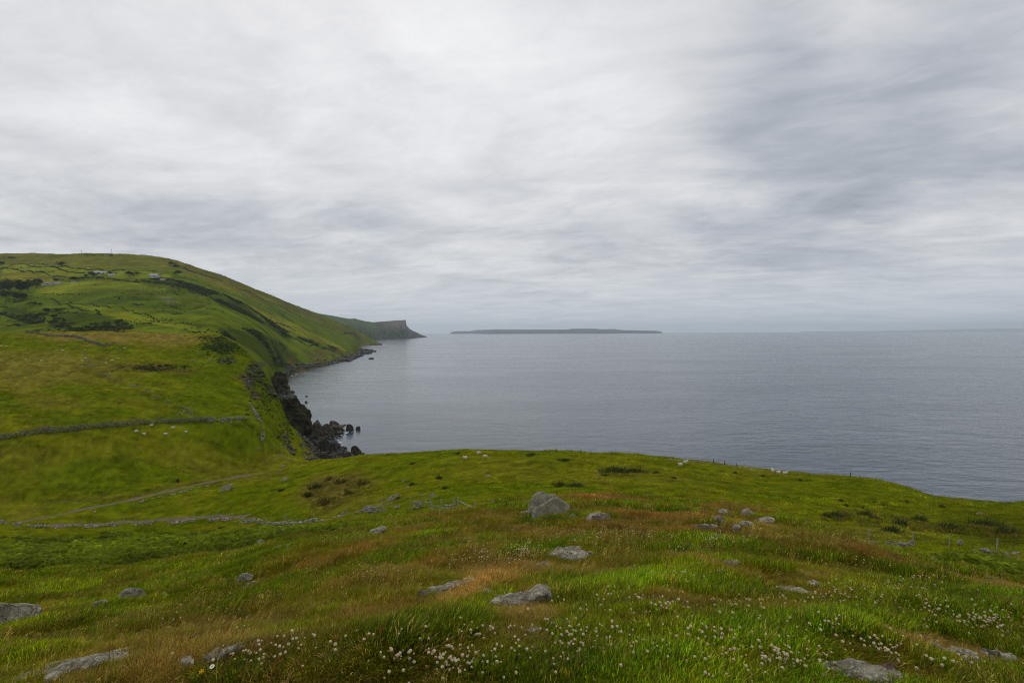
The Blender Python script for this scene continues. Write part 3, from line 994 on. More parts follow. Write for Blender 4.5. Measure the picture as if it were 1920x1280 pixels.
def fair_col(px, py, t, by, ty):
    c = np.empty((len(px), 3))
    c[:] = (0.060, 0.085, 0.028)
    n = fbm(px / 7, np.full_like(px, t * 3), 4, 311)
    st = fbm(px * 0.9, np.full_like(px, t * 0.7), 3, 313)
    cl = sstep(690, 735, px + n * 20) * sstep(0.30, 0.6, np.full_like(px, t) + n * 0.15)
    c = lay(c, cl, (0.105, 0.094, 0.082), 0.9)
    c = lay(c, cl * sstep(0, 0.6, st), (0.06, 0.054, 0.05), 0.6)
    c = lay(c, ell(px, py, 725, 615, 14, 9, 0) * sstep(-.2, .5, n), (0.115, 0.092, 0.075), 0.8)
    c = lay(c, sstep(758, 772, px), (0.07, 0.064, 0.056), 0.7)
    c = lay(c, np.full_like(px, float(t < 0.08)), (0.05, 0.045, 0.04), 0.8)
    c = lay(c, sstep(0.0, 0.5, n) * (1 - cl), (0.045, 0.065, 0.026), 0.6)
    return c * 1.35


far_land('headland', 'far headland ending in a sheer dark cliff over the sea', [(600, 588), (625, 592), (640, 595), (655, 597.5), (666, 597), (672, 599), (685, 602), (700, 604), (712, 603), (722, 602.3), (740, 600.8), (755, 600.2), (760.5, 599.4), (761.5, 606), (762.5, 610.5), (768, 616.5), (774, 620), (780, 622.3), (790, 627.5), (796, 629.3), (801, 632)],
         [(600, 640, dist0(600, 640)), (705, 637, dist0(705, 637)), (720, 635.6, dist0(720, 635.6)), (760, 634.6, dist0(760, 634.6)), (801, 632.2, dist0(801, 632.2))], M['far'], fair_col, 420, 60, jag=1.6)


def isl_col(px, py, t, by, ty):
    c = np.empty((len(px), 3))
    c[:] = (0.050, 0.062, 0.030)
    n = fbm(px / 20, np.full_like(px, t * 2), 4, 321)
    c = lay(c, sstep(0, 0.5, n), (0.035, 0.042, 0.026), 0.7)
    c = lay(c, sstep(0.2, 0.7, -n), (0.075, 0.085, 0.04), 0.5)
    return c


far_land('island', 'low blue grey island on the horizon', [(903, 625.9), (912, 623.6), (922, 622), (928, 620.8), (940, 621.5), (960, 620.5), (1000, 620), (1040, 619.6), (1062, 617.8), (1072, 616.2), (1095, 616), (1120, 616.2), (1126, 617.2), (1130, 617), (1153, 616.6), (1158, 617.8), (1168, 618.7), (1200, 619.4), (1228, 620), (1236, 621), (1240, 621), (1242, 624.6)],
         [(903, 626, 17000), (960, 626, 17000), (1100, 625.4, 17000), (1242, 624.9, 17000)], M['far'], isl_col, 900, 16)
far_land('island', 'farther low western end of the island', [(843, 625.2), (848, 622), (855, 620.8), (862, 620.6), (884, 620.6), (890, 618.8), (925, 617.6), (932, 617), (942, 617.4), (965, 617.6), (1064, 617.6), (1080, 619)],
         [(843, 625.5, 19800), (950, 625.2, 19800), (1080, 624.8, 19800)], M['far'], isl_col, 1200, 14)
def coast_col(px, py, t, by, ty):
    return np.tile(np.array((0.38, 0.40, 0.38)), (len(px), 1))  # haze put into the colour: paled so the far coast fades


far_land('distant_coast', 'faint coast just showing above the sea on the horizon', [(1500, 621.7), (1530, 620.9), (1560, 620.8), (1640, 620.3), (1690, 619.3), (1740, 618.0), (1800, 616.6), (1850, 616.2), (1920, 615.6), (2100, 614.5), (2400, 617), (2500, 618.4)],
         [(1500, 622.3, 26000), (1920, 620.8, 26000), (2500, 619, 26000)], M['far'], coast_col, 400, 10)

# ------------------------------------------------------------------ sea


def build_sea():
    mt, t, b = new_mat('sea_water')
    tc = t.node('ShaderNodeTexCoord')
    p = tc.outputs['Object']
    w1 = t.noise(t.v('MULTIPLY', p, (0.42, 1.0, 1)), 0.16, 4, 0.6, 0.4)
    w2_ = t.noise(t.v('MULTIPLY', p, (0.6, 1.3, 1)), 0.035, 4, 0.55, 0.5)
    w3 = t.noise(t.v('MULTIPLY', p, (0.30, 1.0, 1)), 0.0022, 5, 0.6, 0.8)
    w4 = t.noise(t.v('MULTIPLY', p, (0.25, 1.0, 1)), 0.011, 5, 0.62, 0.8)
    hgt = t.m('ADD', t.m('MULTIPLY', w1, 1.5), t.m('MULTIPLY', w2_, 2.6))
    n = t.node('ShaderNodeBump')
    sx = t.node('ShaderNodeSeparateXYZ')
    t.l.new(p, sx.inputs[0])
    shelter = t.rng(t.m('ADD', sx.outputs[0], t.m('MULTIPLY', t.m('SUBTRACT', w3, 0.5), 900)), -200, 600, 0.28, 1.8)
    t.l.new(t.m('MULTIPLY', t.rng(w3, 0.3, 0.7, 0.46, 0.58), shelter), n.inputs['Strength'])
    n.inputs['Distance'].default_value = 1.0
    t.put(n.inputs['Height'], hgt)
    t.l.new(n.outputs[0], b.inputs['Normal'])
    col = t.mix(t.rng(w3, 0.35, 0.65), (0.030, 0.052, 0.070), (0.044, 0.068, 0.086))
    t.l.new(col, b.inputs['Base Color'])
    t.l.new(t.rng(w4, 0.38, 0.62, 0.12, 0.19), b.inputs['Roughness'])
    b.inputs['IOR'].default_value = 1.333
    b.inputs['Specular IOR Level'].default_value = 0.5
    v = np.array([[-42000, 60, 0], [42000, 60, 0], [42000, 27600, 0], [-42000, 27600, 0]], float)
    o = np_mesh('sea', v, np.array([[0, 1, 2, 3]]), mt)
    tag(o, 'calm grey blue sea with fine ripples out to the horizon', 'sea', kind='structure')


build_sea()

# ------------------------------------------------------------------ haze
mt = bpy.data.materials.new('haze_air')
mt.use_nodes = True
t = NT(mt.node_tree)
t.n.remove(t.n['Principled BSDF'])
pv = t.node('ShaderNodeVolumePrincipled')
pv.inputs['Color'].default_value = (0.80, 0.90, 1.0, 1)
pv.inputs['Density'].default_value = 4.0e-5
pv.inputs['Anisotropy'].default_value = 0.3
t.l.new(pv.outputs[0], t.n['Material Output'].inputs['Volume'])
bx = MB()
bx.box((0, 13500, 200), (88000, 31000, 420))
hz = bx.build('haze', mt)
tag(hz, 'thin pale sea haze filling the air over the water', 'haze', kind='stuff')
#END_SETTING
# ------------------------------------------------------------------ rocks
OUTL = []
FOOT = []          # ground footprints of rocks: (x, y, rx, ry)


def ico(sub):
    bm = bmesh.new()
    bmesh.ops.create_icosphere(bm, subdivisions=sub, radius=1.0)
    v = np.array([q.co[:] for q in bm.verts])
    f = np.array([[q.index for q in fc.verts] for fc in bm.faces])
    bm.free()
    return v, f


ICO = {k: ico(k) for k in (1, 2, 3, 4, 5)}


def hull_planes(P):
    bm = bmesh.new()
    for p in P:
        bm.verts.new(p)
    bmesh.ops.convex_hull(bm, input=bm.verts)
    bm.normal_update()
    n, h = [], []
    for f in bm.faces:
        if f.calc_area() > 1e-8:
            n.append(f.normal[:])
            h.append(f.normal.dot(f.verts[0].co))
    bm.free()
    n, h = np.array(n), np.array(h)
    s = np.sign(h)
    return n * s[:, None], np.abs(h) + 1e-6


def star_rock(P, sub=4, sharp=16, rough=0.05, freq=2.2, seed=0, strata=0.0):
    """a solid rock bounded by the hull of the points P, edges worn, surface uneven; returns verts (about the centroid), faces, centroid"""
    P = np.asarray(P, float)
    c = 0.5 * (P.min(0) + P.max(0))
    c[2] = P[:, 2].min() + 0.45 * np.ptp(P[:, 2])
    Q = P - c
    ext = np.abs(Q).max(0) + 1e-6
    n, h = hull_planes(Q)
    v, f = ICO[sub]
    v = v * ext
    q = np.maximum(v @ n.T / h, 0)
    r = (q ** sharp).sum(1) ** (-1.0 / sharp)
    v = v * r[:, None]
    k = v / ext.mean()
    o = 17.0 * seed
    nz = vnoise3(k * freq + o, seed) + 0.5 * vnoise3(k * freq * 2.3 + o, seed + 3) + 0.28 * vnoise3(k * freq * 5.1 + o, seed + 5)
    rid = 1 - np.abs(vnoise3(k * freq * 1.4 + o + 4, seed + 7)) * 2
    disp = 1 + rough * (nz * 1.2 - 0.5 * np.maximum(rid - 0.5, 0))
    if strata:
        disp = disp * (1 + strata * np.sign(np.sin(k[:, 2] * 9 + 2 * nz)) * 0.5)
    return v * disp[:, None], f, c


def rock_obj(name, P, mat, parent=None, facet=False, **kw):
    v, f, c = star_rock(P, **kw)
    o = np_mesh(name, v, f, mat, np.ones((len(v), 3)), smooth=False, parent=parent)
    # flat-ish facets on big planes, soft elsewhere: shade smooth by angle is enough at this size
    o.data.polygons.foreach_set('use_smooth', np.full(len(f), not facet))
    if parent is None:
        o.location = c
    else:
        o.location = Vector(c) - parent.location
    return o


def outline_pts(out, d, depth, bury=0.0, recede=0.35, base_py=None):
    """3-D hull points for a rock seen with this outline at distance d"""
    out = np.array(out, float)
    yb = out[:, 1].max()
    yt = out[:, 1].min()
    cx = out[:, 0].mean()
    pts = []
    for sc, dd in ((0.86, 0.0), (1.0, 0.15), (0.8, 1.0)):
        for x, y in out:
            fr = (yb - y) / (yb - yt + 1e-6)
            X = cx + (x - cx) * sc
            Yp = yb + (y - yb) * (sc if dd != 0.15 else 1)
            k = depth * (dd + (recede * fr if dd == 0 else 0))
            p = at(X, Yp, d + k)
            pts.append((p.x, p.y, p.z - (bury if fr < 0.25 else 0)))
    return np.array(pts)


def auto_outline(x0, x1, yt, yb, seed, skew=0.0, flat=0.5):
    r = random.Random(seed)
    n = 9
    pts = []
    for i in range(n):
        a_ = math.pi * i / (n - 1)
        cx = math.cos(a_)
        sy = math.sin(a_) ** flat
        X = (x0 + x1) / 2 + (x1 - x0) / 2 * cx * r.uniform(0.92, 1.04)
        top = yt + (yb - yt) * max(0, skew * cx)
        Y = yb - (yb - top) * sy * r.uniform(0.82, 1.0)
        pts.append((X, Y))
    pts += [(x0 + 0.2 * (x1 - x0), yb), (x1 - 0.2 * (x1 - x0), yb)]
    return pts


def ground_rock(name, label, cat, out, mat='rock', depth=None, group=None, sub=4, bury=0.4, rough=0.06, seed=1, dd=0.0, sheet=None, foot=True, flat=0.0, dmin=0, **kw):
    out = [tuple(map(float, q)) for q in out]
    xs = [q[0] for q in out]
    ys = [q[1] for q in out]
    cx = sum(xs) / len(xs)
    g = (sheet or near).hit(cx, max(ys), dmin)
    d = g.y + dd
    wm = (max(xs) - min(xs)) / F * d
    hm = (max(ys) - min(ys)) / F * d
    dep = depth if depth else 0.7 * wm
    if flat:
        P = []
        for x_, y_ in out:
            q = (sheet or near).hit(x_, min(y_, 1300), dmin)
            if q.y > d + 0.8 * wm + 0.1:
                q = at(x_, y_, d + 0.8 * wm + 0.1)
                q.z = min(q.z, float(near.height(q.x, q.y)) + 1.5 * flat)
                P += [(q.x, q.y, q.z), (q.x, q.y, q.z - 0.5)]
            else:
                P += [(q.x, q.y, q.z + flat), (q.x, q.y, q.z - 0.12)]
        c_ = np.mean(np.array(P), 0)
        P += [tuple(c_ + (np.array(q) - c_) * (0.7, 0.7, 1) + (0, 0, flat * 0.5)) for q in P[::2]]
        P = np.array(P)
    else:
        P = outline_pts(out, d, dep, bury=bury * hm + 0.03)
    OUTL.append(out)
    if flat:
        rough, sub = max(rough, .15), max(sub, 4)
        kw.setdefault('facet', True)
        kw.setdefault('strata', 0.035)
        kw.setdefault('sharp', 36)
        kw.setdefault('freq', 2.3)
    else:
        kw.setdefault('sharp', 26)
        kw.setdefault('facet', True)
        rough = max(rough, .10)
    o = rock_obj(name, P, M[mat], sub=sub, rough=rough, seed=seed, **kw)
    if foot:
        FOOT.append((o.location.x, o.location.y, wm * 0.5, (np.ptp(P[:, 1]) if flat else dep) * 0.5))
    return tag(o, label, cat, group)


G_KN = 'rocks showing through the knoll turf'
# the big split boulder on the rim of the knoll
bd = near.hit(1030, 968).y
bE = empty('split_boulder', at(1030, 970, bd + 0.6), 'big split grey boulder, the tallest rock on the rim of the knoll', 'boulder')
rear = [(984, 958), (990, 943), (1000, 925), (1004, 920), (1012, 918), (1019, 919), (1026, 925), (1038, 929), (1044, 936), (1040, 958), (1010, 966)]
front = [(992, 962), (1000, 954), (1018, 943), (1034, 932), (1046, 929), (1054, 935), (1060, 942), (1071, 947), (1073, 956), (1068, 970), (1040, 973), (1008, 972)]
mid = [(1022, 938), (1027, 925), (1038, 924), (1047, 929), (1046, 950), (1026, 952)]
rock_obj('rear_block', outline_pts(rear, bd + 0.55, 0.9, 0.25, 0.5), M['boulder'], bE, sub=5, rough=0.05, seed=3, freq=2.6, sharp=26)['label'] = 'upright darker rear block of the boulder'
rock_obj('top_block', outline_pts(mid, bd + 0.85, 0.6, 0.2, 0.4), M['boulder'], bE, sub=4, rough=0.05, seed=5, sharp=22)
rock_obj('front_slab', outline_pts(front, bd - 0.05, 0.75, 0.25, 1.0), M['boulder'], bE, sub=5, rough=0.045, seed=8, freq=3.0, sharp=26)['label'] = 'slanting pale front slab of the boulder'
FOOT.append((bE.location.x, bd + 0.5, 1.0, 0.6))

ROCKS = [
    # label, outline, kw
    ('square topped lichened block at the lower left edge by the bracken', [(-30, 1128), (0, 1129), (40, 1131), (80, 1130), (83, 1142), (86, 1168), (60, 1176), (10, 1172), (-30, 1172)], dict(depth=0.9, seed=11, rough=0.035, sharp=30, sub=5)),
    ('rounded grey rock just left of the long slanting slab', [(214, 1126), (222, 1112), (236, 1099), (252, 1098), (268, 1102), (277, 1116), (276, 1126), (240, 1130)], dict(depth=0.6, seed=12)),
    ('low dark rock at the foot of the rounded grey rock', [(162, 1140), (175, 1128), (192, 1122), (206, 1122), (204, 1134), (180, 1143)], dict(depth=0.5, seed=13)),
    ('long slanting grey slab rising to the right on the left slope', [(254, 1146), (264, 1134), (290, 1128), (330, 1112), (365, 1096), (395, 1091), (414, 1094), (412, 1102), (360, 1116), (320, 1128), (272, 1140)], dict(flat=0.0495, depth=0.7, seed=14, sub=5)),
    ('small pale stone behind the middle of the long slanting slab', auto_outline(302, 314, 1108, 1118, 15), dict(depth=0.2, seed=15, sub=3)),
    ('small pointed rock, upper of two right of the long slanting slab', [(438, 1090), (446, 1078), (456, 1071), (470, 1072), (477, 1078), (474, 1086), (452, 1092)], dict(depth=0.4, seed=16)),
    ('flat pale stone below the small pointed rock', auto_outline(446, 484, 1087, 1098, 17), dict(flat=0.033, depth=0.35, seed=17)),
    ('little brown stone, lowest of those right of the long slab', auto_outline(455, 476, 1097, 1107, 18), dict(depth=0.25, seed=18, sub=3)),
    ('long ragged ledge running along the bottom left corner', [(18, 1284), (50, 1272), (90, 1262), (105, 1252), (150, 1246), (200, 1230), (240, 1221), (262, 1222), (250, 1240), (180, 1258), (90, 1280)], dict(flat=0.0275, depth=0.45, seed=19, sub=5, rough=0.08)),
    ('low knobbly rock left of the yellow flower', auto_outline(338, 364, 1236, 1250, 20), dict(flat=0.022, depth=0.16, seed=20, sub=3)),
    ('brown knobbly ledge behind the yellow flower', [(368, 1244), (376, 1232), (392, 1229), (412, 1226), (440, 1216), (462, 1208), (458, 1220), (420, 1236), (385, 1248)], dict(flat=0.0165, depth=0.2, seed=21)),
    ('half buried ridge of rock in dry golden grass', [(790, 1120), (810, 1104), (840, 1094), (860, 1084), (892, 1076), (900, 1084), (880, 1098), (840, 1112)], dict(flat=0.0275, depth=0.35, seed=22)),
    ('pale lichened rock with purple thyme at its left end', [(904, 1138), (925, 1130), (945, 1120), (965, 1112), (990, 1109), (1015, 1112), (1040, 1112), (1036, 1122), (1000, 1134), (960, 1142), (920, 1144)], dict(flat=0.033, depth=0.34, seed=23, sub=5)),
    ('flat scrap of stone just left above the rock with thyme', auto_outline(905, 926, 1104, 1112, 24), dict(flat=0.0165, depth=0.12, seed=24, sub=3)),
    ('pale wedge of stone, lowest of three in a row', [(986, 1190), (996, 1180), (1008, 1174), (1021, 1177), (1018, 1184), (1004, 1190)], dict(flat=0.0193, depth=0.1, seed=25, sub=3)),
    ('small flat stone, middle of three in a row', auto_outline(1026, 1045, 1167, 1176, 26), dict(flat=0.0165, depth=0.09, seed=26, sub=3)),
    ('tiny pale stone, topmost of three in a row', auto_outline(1050, 1064, 1162, 1170, 27), dict(flat=0.0165, depth=0.08, seed=27, sub=3)),
    ('humped grey rock between two bands of white clover', [(1024, 1042), (1036, 1033), (1060, 1026), (1082, 1027), (1092, 1034), (1104, 1044), (1098, 1052), (1060, 1050)], dict(flat=0.044, depth=0.42, seed=28, sub=5)),
    ('small low rock below the humped grey rock', auto_outline(1006, 1030, 1049, 1064, 29), dict(flat=0.0275, depth=0.22, seed=29, sub=3)),
    ('small brown rock against the right end of the humped grey rock', auto_outline(1098, 1116, 1031, 1042, 30), dict(depth=0.16, seed=30, sub=3)),
    ('thin leaning rock right of the split boulder', [(1098, 976), (1110, 967), (1128, 962), (1138, 956), (1146, 961), (1140, 968), (1118, 974), (1104, 980)], dict(flat=0.08, depth=0.6, seed=31)),
    ('small pinkish stone touching the right foot of the split boulder', auto_outline(1066, 1081, 961, 973, 32), dict(depth=0.35, seed=32, sub=3)),
    ('flat stone touching the left foot of the split boulder', auto_outline(976, 994, 956, 963, 33), dict(depth=0.4, seed=33, sub=3)),
    ('tan topped rock, highest of the outcrop on the rim', [(1388, 964), (1392, 956), (1402, 954), (1412, 956), (1418, 963), (1402, 967)], dict(flat=0.08, depth=0.5, seed=34)),
    ('small rock at the left end of the outcrop on the rim', auto_outline(1322, 1346, 962, 971, 35), dict(flat=0.07, depth=0.35, seed=35, sub=3)),
    ('flat rock behind the middle of the outcrop on the rim', auto_outline(1346, 1366, 957, 965, 36), dict(flat=0.06, depth=0.35, seed=36, sub=3)),
    ('dark hollowed rock at the left front of the outcrop on the rim', [(1335, 977), (1342, 970), (1352, 969), (1360, 972), (1356, 980), (1342, 981)], dict(flat=0.08, depth=0.4, seed=37)),
    ('split grey rock in the middle of the outcrop on the rim', [(1363, 975), (1368, 968), (1378, 968), (1386, 973), (1388, 979), (1372, 980)], dict(flat=0.066, depth=0.4, seed=38)),
    ('broad slab at the right front of the outcrop on the rim', [(1384, 985), (1390, 976), (1402, 975), (1414, 979), (1416, 985), (1398, 991)], dict(flat=0.066, depth=0.45, seed=39)),
    ('jagged rock at the right end of the outcrop on the rim', [(1418, 978), (1424, 970), (1434, 964), (1446, 968), (1454, 976), (1452, 984), (1430, 984)], dict(flat=0.08, depth=0.5, seed=40)),
    ('long low slab below the left end of the outcrop on the rim', auto_outline(1300, 1348, 981, 992, 41), dict(flat=0.055, depth=0.45, seed=41)),
    ('lone small stone under the outcrop on the rim', auto_outline(1373, 1389, 992, 999, 42), dict(flat=0.08, depth=0.25, seed=42, sub=3)),
    ('pale cracked stone alone in dry turf right of the big tussock', [(1356, 1060), (1360, 1051), (1372, 1049), (1388, 1052), (1391, 1059), (1376, 1064)], dict(flat=0.0275, depth=0.22, seed=43)),
    ('flaky grey slab, upper of two in the dry patch on the right', [(1494, 1092), (1504, 1087), (1522, 1088), (1540, 1093), (1548, 1101), (1538, 1106), (1512, 1100)], dict(flat=0.0248, depth=0.22, seed=44)),
    ('flaky brown slab, lower of two in the dry patch on the right', [(1450, 1108), (1462, 1100), (1482, 1100), (1504, 1108), (1528, 1116), (1520, 1122), (1480, 1116)], dict(flat=0.022, depth=0.22, seed=45)),
    ('long grey rib of rock near the bottom right corner', [(1730, 1208), (1740, 1200), (1770, 1206), (1802, 1218), (1832, 1236), (1850, 1252), (1838, 1260), (1790, 1246), (1750, 1226)], dict(flat=0.0275, depth=0.16, seed=46, sub=5)),
    ('humped rock behind the long rib near the bottom right corner', [(1826, 1232), (1848, 1219), (1868, 1219), (1892, 1232), (1910, 1246), (1902, 1254), (1860, 1250)], dict(flat=0.033, depth=0.2, seed=47, sub=5)),
    ('grooved slab with orange lichen at the bottom edge on the right', [(1532, 1248), (1545, 1240), (1590, 1242), (1640, 1250), (1690, 1262), (1704, 1272), (1680, 1290), (1630, 1288), (1580, 1268)], dict(flat=0.0248, depth=0.26, seed=48, sub=5)),
    ('grey rock in front of the fallen wall on the right', [(1712, 1046), (1718, 1032), (1728, 1029), (1750, 1030), (1766, 1024), (1788, 1022), (1784, 1034), (1756, 1042), (1730, 1048)], dict(flat=0.3, dmin=20, depth=1.2, seed=49)),
    ('two toned slanting slab at the edge of the bracken', [(684, 1000), (694, 992), (716, 985), (722, 983), (725, 992), (718, 998), (700, 1004)], dict(depth=0.9, seed=50)),
    ('jagged grey rock in the bracken below the wall', [(516, 1002), (524, 993), (534, 990), (548, 991), (544, 998), (530, 1004)], dict(depth=1.2, seed=51)),
    ('grey rock left of the jagged rock in the bracken', auto_outline(480, 498, 1008, 1021, 52), dict(depth=0.7, seed=52)),
    ('low pale rock, left of a pair in the bracken', auto_outline(516, 534, 1020, 1030, 53), dict(depth=0.5, seed=53, sub=3)),
    ('low pale rock, right of a pair in the bracken', auto_outline(535, 549, 1018, 1026, 54), dict(depth=0.5, seed=54, sub=3)),
    ('grey rock standing out of the lower bracken', auto_outline(449, 468, 1002, 1012, 55), dict(depth=0.7, seed=55)),
    ('small white stone below the rock in the lower bracken', auto_outline(443, 451, 1014, 1020, 56), dict(depth=0.3, seed=56, sub=3)),
    ('white stone on the left slope, right of two', auto_outline(60, 71, 1022, 1029, 57), dict(depth=0.3, seed=57, sub=3)),
    ('pale stone on the left slope, left of two', auto_outline(36, 46, 1025, 1032, 58), dict(depth=0.3, seed=58, sub=3)),
    ('small white stone in ferns above the square block', auto_outline(38, 46, 1114, 1121, 59), dict(depth=0.2, seed=59, sub=3)),
    ('long pinkish boulder beside the end of the track', [(410, 917), (416, 911), (428, 908), (436, 905), (438, 911), (430, 916), (416, 919)], dict(depth=1.4, seed=60, sub=3)),
    ('pale boulder in the pasture right of the track', [(523, 902), (529, 896), (538, 893), (540, 897), (534, 902)], dict(depth=1.2, seed=61, sub=3)),
    ('flat outcrop in the pasture above the pile of wall stones', [(724, 934), (732, 928), (744, 924), (754, 926), (744, 932), (732, 937)], dict(depth=1.6, seed=62, sub=3)),
    ('pale stone in the pasture, left of two above the gate', auto_outline(786, 794, 924, 929, 63), dict(depth=0.5, seed=63, sub=3)),
    ('slanting pale stone in the pasture, right of two above the gate', auto_outline(804, 818, 923, 931, 64), dict(depth=0.7, seed=64, sub=3)),
    ('flat white stone high in the pasture behind the split boulder', auto_outline(909, 922, 889, 893, 65), dict(depth=0.8, seed=65, sub=3)),
    ('standing pale stone in the middle of the headland pasture', auto_outline(753, 759, 896, 903, 66), dict(depth=0.5, seed=66, sub=3)),
    ('low pale stone below the standing stone in the pasture', auto_outline(760, 768, 909, 914, 67), dict(depth=0.5, seed=67, sub=3)),
    ('white stone by the fence left of the wall pile', auto_outline(711, 718, 932, 938, 68), dict(depth=0.5, seed=68, sub=3)),
    ('flat pale stone on the dark rise at the right edge', auto_outline(1829, 1844, 959, 964, 69), dict(dmin=30, depth=0.6, seed=69, sub=3)),
    ('pale rock in the rough grass behind the right hand fence', auto_outline(1792, 1808, 1010, 1020, 70), dict(dmin=30, depth=0.6, seed=70, sub=3)),
    ('small dark upright stone beside the track', auto_outline(330, 337, 896, 904, 71), dict(depth=0.6, seed=71, sub=3, mat='searock')),
    ('long pale stone at the foot of the cliff top fence line', auto_outline(525, 537, 871, 875, 72), dict(depth=0.8, seed=72, sub=3)),
]
for lab, out, kw in ROCKS:
    kw = dict(kw)
    ground_rock('rock', lab, 'rock', out, group=G_KN if max(q[1] for q in out) > 950 else 'stones lying in the pasture', **kw)

# ------------------------------------------------------------------ rocky shore


def sea_d(px, py):
    _, w = uw(px, py)
    return float(-H / w)


def shore_rock(name, label, cat, out, depth, mat='searock', group=None, sub=4, seed=1, d=None, bury=2.0, rough=0.07, **kw):
    ys = [q[1] for q in out]
    cx = sum(q[0] for q in out) / len(out)
    d = d or sea_d(cx, max(ys))
    P = outline_pts(out, d, depth, bury=bury)
    o = rock_obj(name, P, M[mat], sub=sub, rough=rough, seed=seed, **kw)
    return tag(o, label, cat, group)


G_SEA = 'dark rocks at the foot of the near cliff'
shore_rock('sea_stack', 'dark grassy topped stack leaning against the near cliff', 'sea stack',
           [(511, 748), (516, 741), (528, 739), (545, 740), (557, 743), (567, 752), (576, 764), (584, 776), (589, 786), (588, 812), (578, 818), (562, 815), (548, 800), (530, 776), (518, 762)], 17, seed=81, sub=5, mat='stack', rough=0.17, freq=3.4, bury=0.5, d=296, facet=True, sharp=30, strata=0.05)
shore_rock('sea_rock', 'tall upright spire of rock against the seaward side of the stack', 'rock', [(582, 814), (585, 800), (589, 789), (595, 783), (600, 788), (604, 797), (607, 806), (608, 815), (595, 818)], 9, seed=82, mat='cliffrock', d=292, sharp=30, facet=True, sub=3, rough=0.14)
shore_rock('sea_rock', 'blocky brown rock right of the spire', 'rock', [(599, 815), (602, 803), (606, 794), (613, 791), (620, 796), (625, 805), (628, 815), (612, 818)], 9, seed=83, mat='cliffrock', d=293, sharp=30, facet=True, sub=3, rough=0.14)
SEAR = [
    ('black slab behind the blocky brown rock', [(616, 792), (620, 787), (628, 787), (637, 794), (636, 798), (624, 800)], 5, 84),
    ('low black rocks below the slab by the water', [(620, 806), (628, 799), (640, 800), (646, 805), (636, 810), (624, 812)], 5, 85),
    ('black rock standing off shore like a tooth', [(648, 808), (649, 795), (653, 793), (660, 795), (664, 803), (662, 808)], 5, 86),
    ('low black rock farthest out to the right', [(664, 804), (668, 800), (674, 798), (677, 801), (675, 805), (668, 806)], 4, 87),
    ('big rounded black boulder by the pasture edge', [(656, 850), (657, 838), (661, 833), (668, 834), (676, 840), (680, 847), (676, 851), (664, 853)], 5, 88),
    ('low black rock right of the rounded black boulder', [(668, 856), (673, 850), (680, 849), (684, 854), (680, 860)], 4, 89),
    ('brown pyramid of rock at the foot of the green slope', [(562, 846), (568, 828), (573, 818), (577, 820), (584, 832), (592, 846), (588, 858), (570, 856)], 7, 90),
    ('black jagged rock in the middle of the rubble', [(592, 838), (600, 824), (612, 821), (618, 830), (614, 842), (600, 846)], 6, 91),
    ('black jagged rock at the seaward edge of the rubble', [(616, 842), (620, 828), (628, 826), (634, 836), (632, 848), (622, 850)], 6, 92),
    ('small black rock awash beside the rubble', [(634, 838), (637, 834), (640, 835), (640, 838)], 3, 93),
    ('broad black rock beside the rounded black boulder', [(640, 852), (646, 846), (656, 846), (662, 854), (656, 860), (644, 860)], 5, 94),
    ('broad dark rock at the lower end of the rubble', [(588, 862), (594, 850), (608, 848), (620, 852), (626, 862), (606, 868)], 6, 95),
    ('flat dark reef in front of the far crag', [(542, 734), (547, 731), (553, 733), (552, 735), (545, 736)], 6, 96),
    ('black rock at the seaward root of the stack', [(550, 743), (553, 739), (557, 741), (558, 745)], 5, 97),
    ('small black rock awash, upper of two off the stack', [(572, 742.5), (574, 741), (577, 742), (576, 743.5)], 3, 98),
    ('small black rock awash, lower of two off the stack', [(571, 753), (574, 751), (577, 752.5), (575, 755)], 3, 99),
]
for lab, out, dep, sd_ in SEAR:
    shore_rock('sea_rock', lab, 'rock', out, dep, seed=sd_, group=G_SEA, sub=3, facet=True, rough=0.15, freq=1.5, sharp=22, mat='cliffrock' if 'brown' in lab else 'searock')
shore_rock('crag', 'dark crag dropping sheer into the sea beyond the stack', 'crag', [(506, 706), (514, 696), (524, 690), (533, 694), (540, 702), (541.5, 716), (541, 732), (545, 739), (534, 742), (520, 736), (508, 726)], 34, seed=100, sub=5, mat='stack', d=500, rough=0.18, freq=3.4, facet=True, strata=0.05)
def chip_templates(n, seed, lo=9):
    r = np.random.default_rng(seed)
    res = []
    for _ in range(n):
        P = r.normal(size=(lo, 3))
        P /= np.linalg.norm(P, axis=1)[:, None]
        P *= np.array([1, r.uniform(.6, .95), r.uniform(.5, .85)]) * r.uniform(0.85, 1.1, (lo, 1))
        bm = bmesh.new()
        for p in P:
            bm.verts.new(p)
        bmesh.ops.convex_hull(bm, input=bm.verts)
        bmesh.ops.delete(bm, geom=[v for v in bm.verts if not v.link_faces], context='VERTS')
        bmesh.ops.triangulate(bm, faces=bm.faces)
        bm.verts.index_update()
        res.append((np.array([v.co[:] for v in bm.verts]), np.array([[v.index for v in f.verts] for f in bm.faces])))
        bm.free()
    return res


CHIPS = chip_templates(14, 4)


def heap(name, centres, radii, mat, parent=None, flat=1.0, tone=(0.7, 1.25), seed=0):
    r = np.random.default_rng(seed)
    V, Fc, Cl, n = [], [], [], 0
    for c, s in zip(centres, radii):
        v, f = CHIPS[r.integers(len(CHIPS))]
        q = Matrix.Rotation(r.uniform(0, 6.28), 3, 'Z') @ Matrix.Rotation(r.uniform(-.5, .5), 3, 'X')
        vv = (v @ np.array(q).T) * s * np.array([1, 1, flat]) + c
        V.append(vv)
        Fc.append(f + n)
        Cl.append(np.full((len(v), 3), r.uniform(*tone)))
        n += len(v)
    o = np_mesh(name, np.concatenate(V), np.concatenate(Fc), mat, np.concatenate(Cl), smooth=False, parent=parent)
    return o


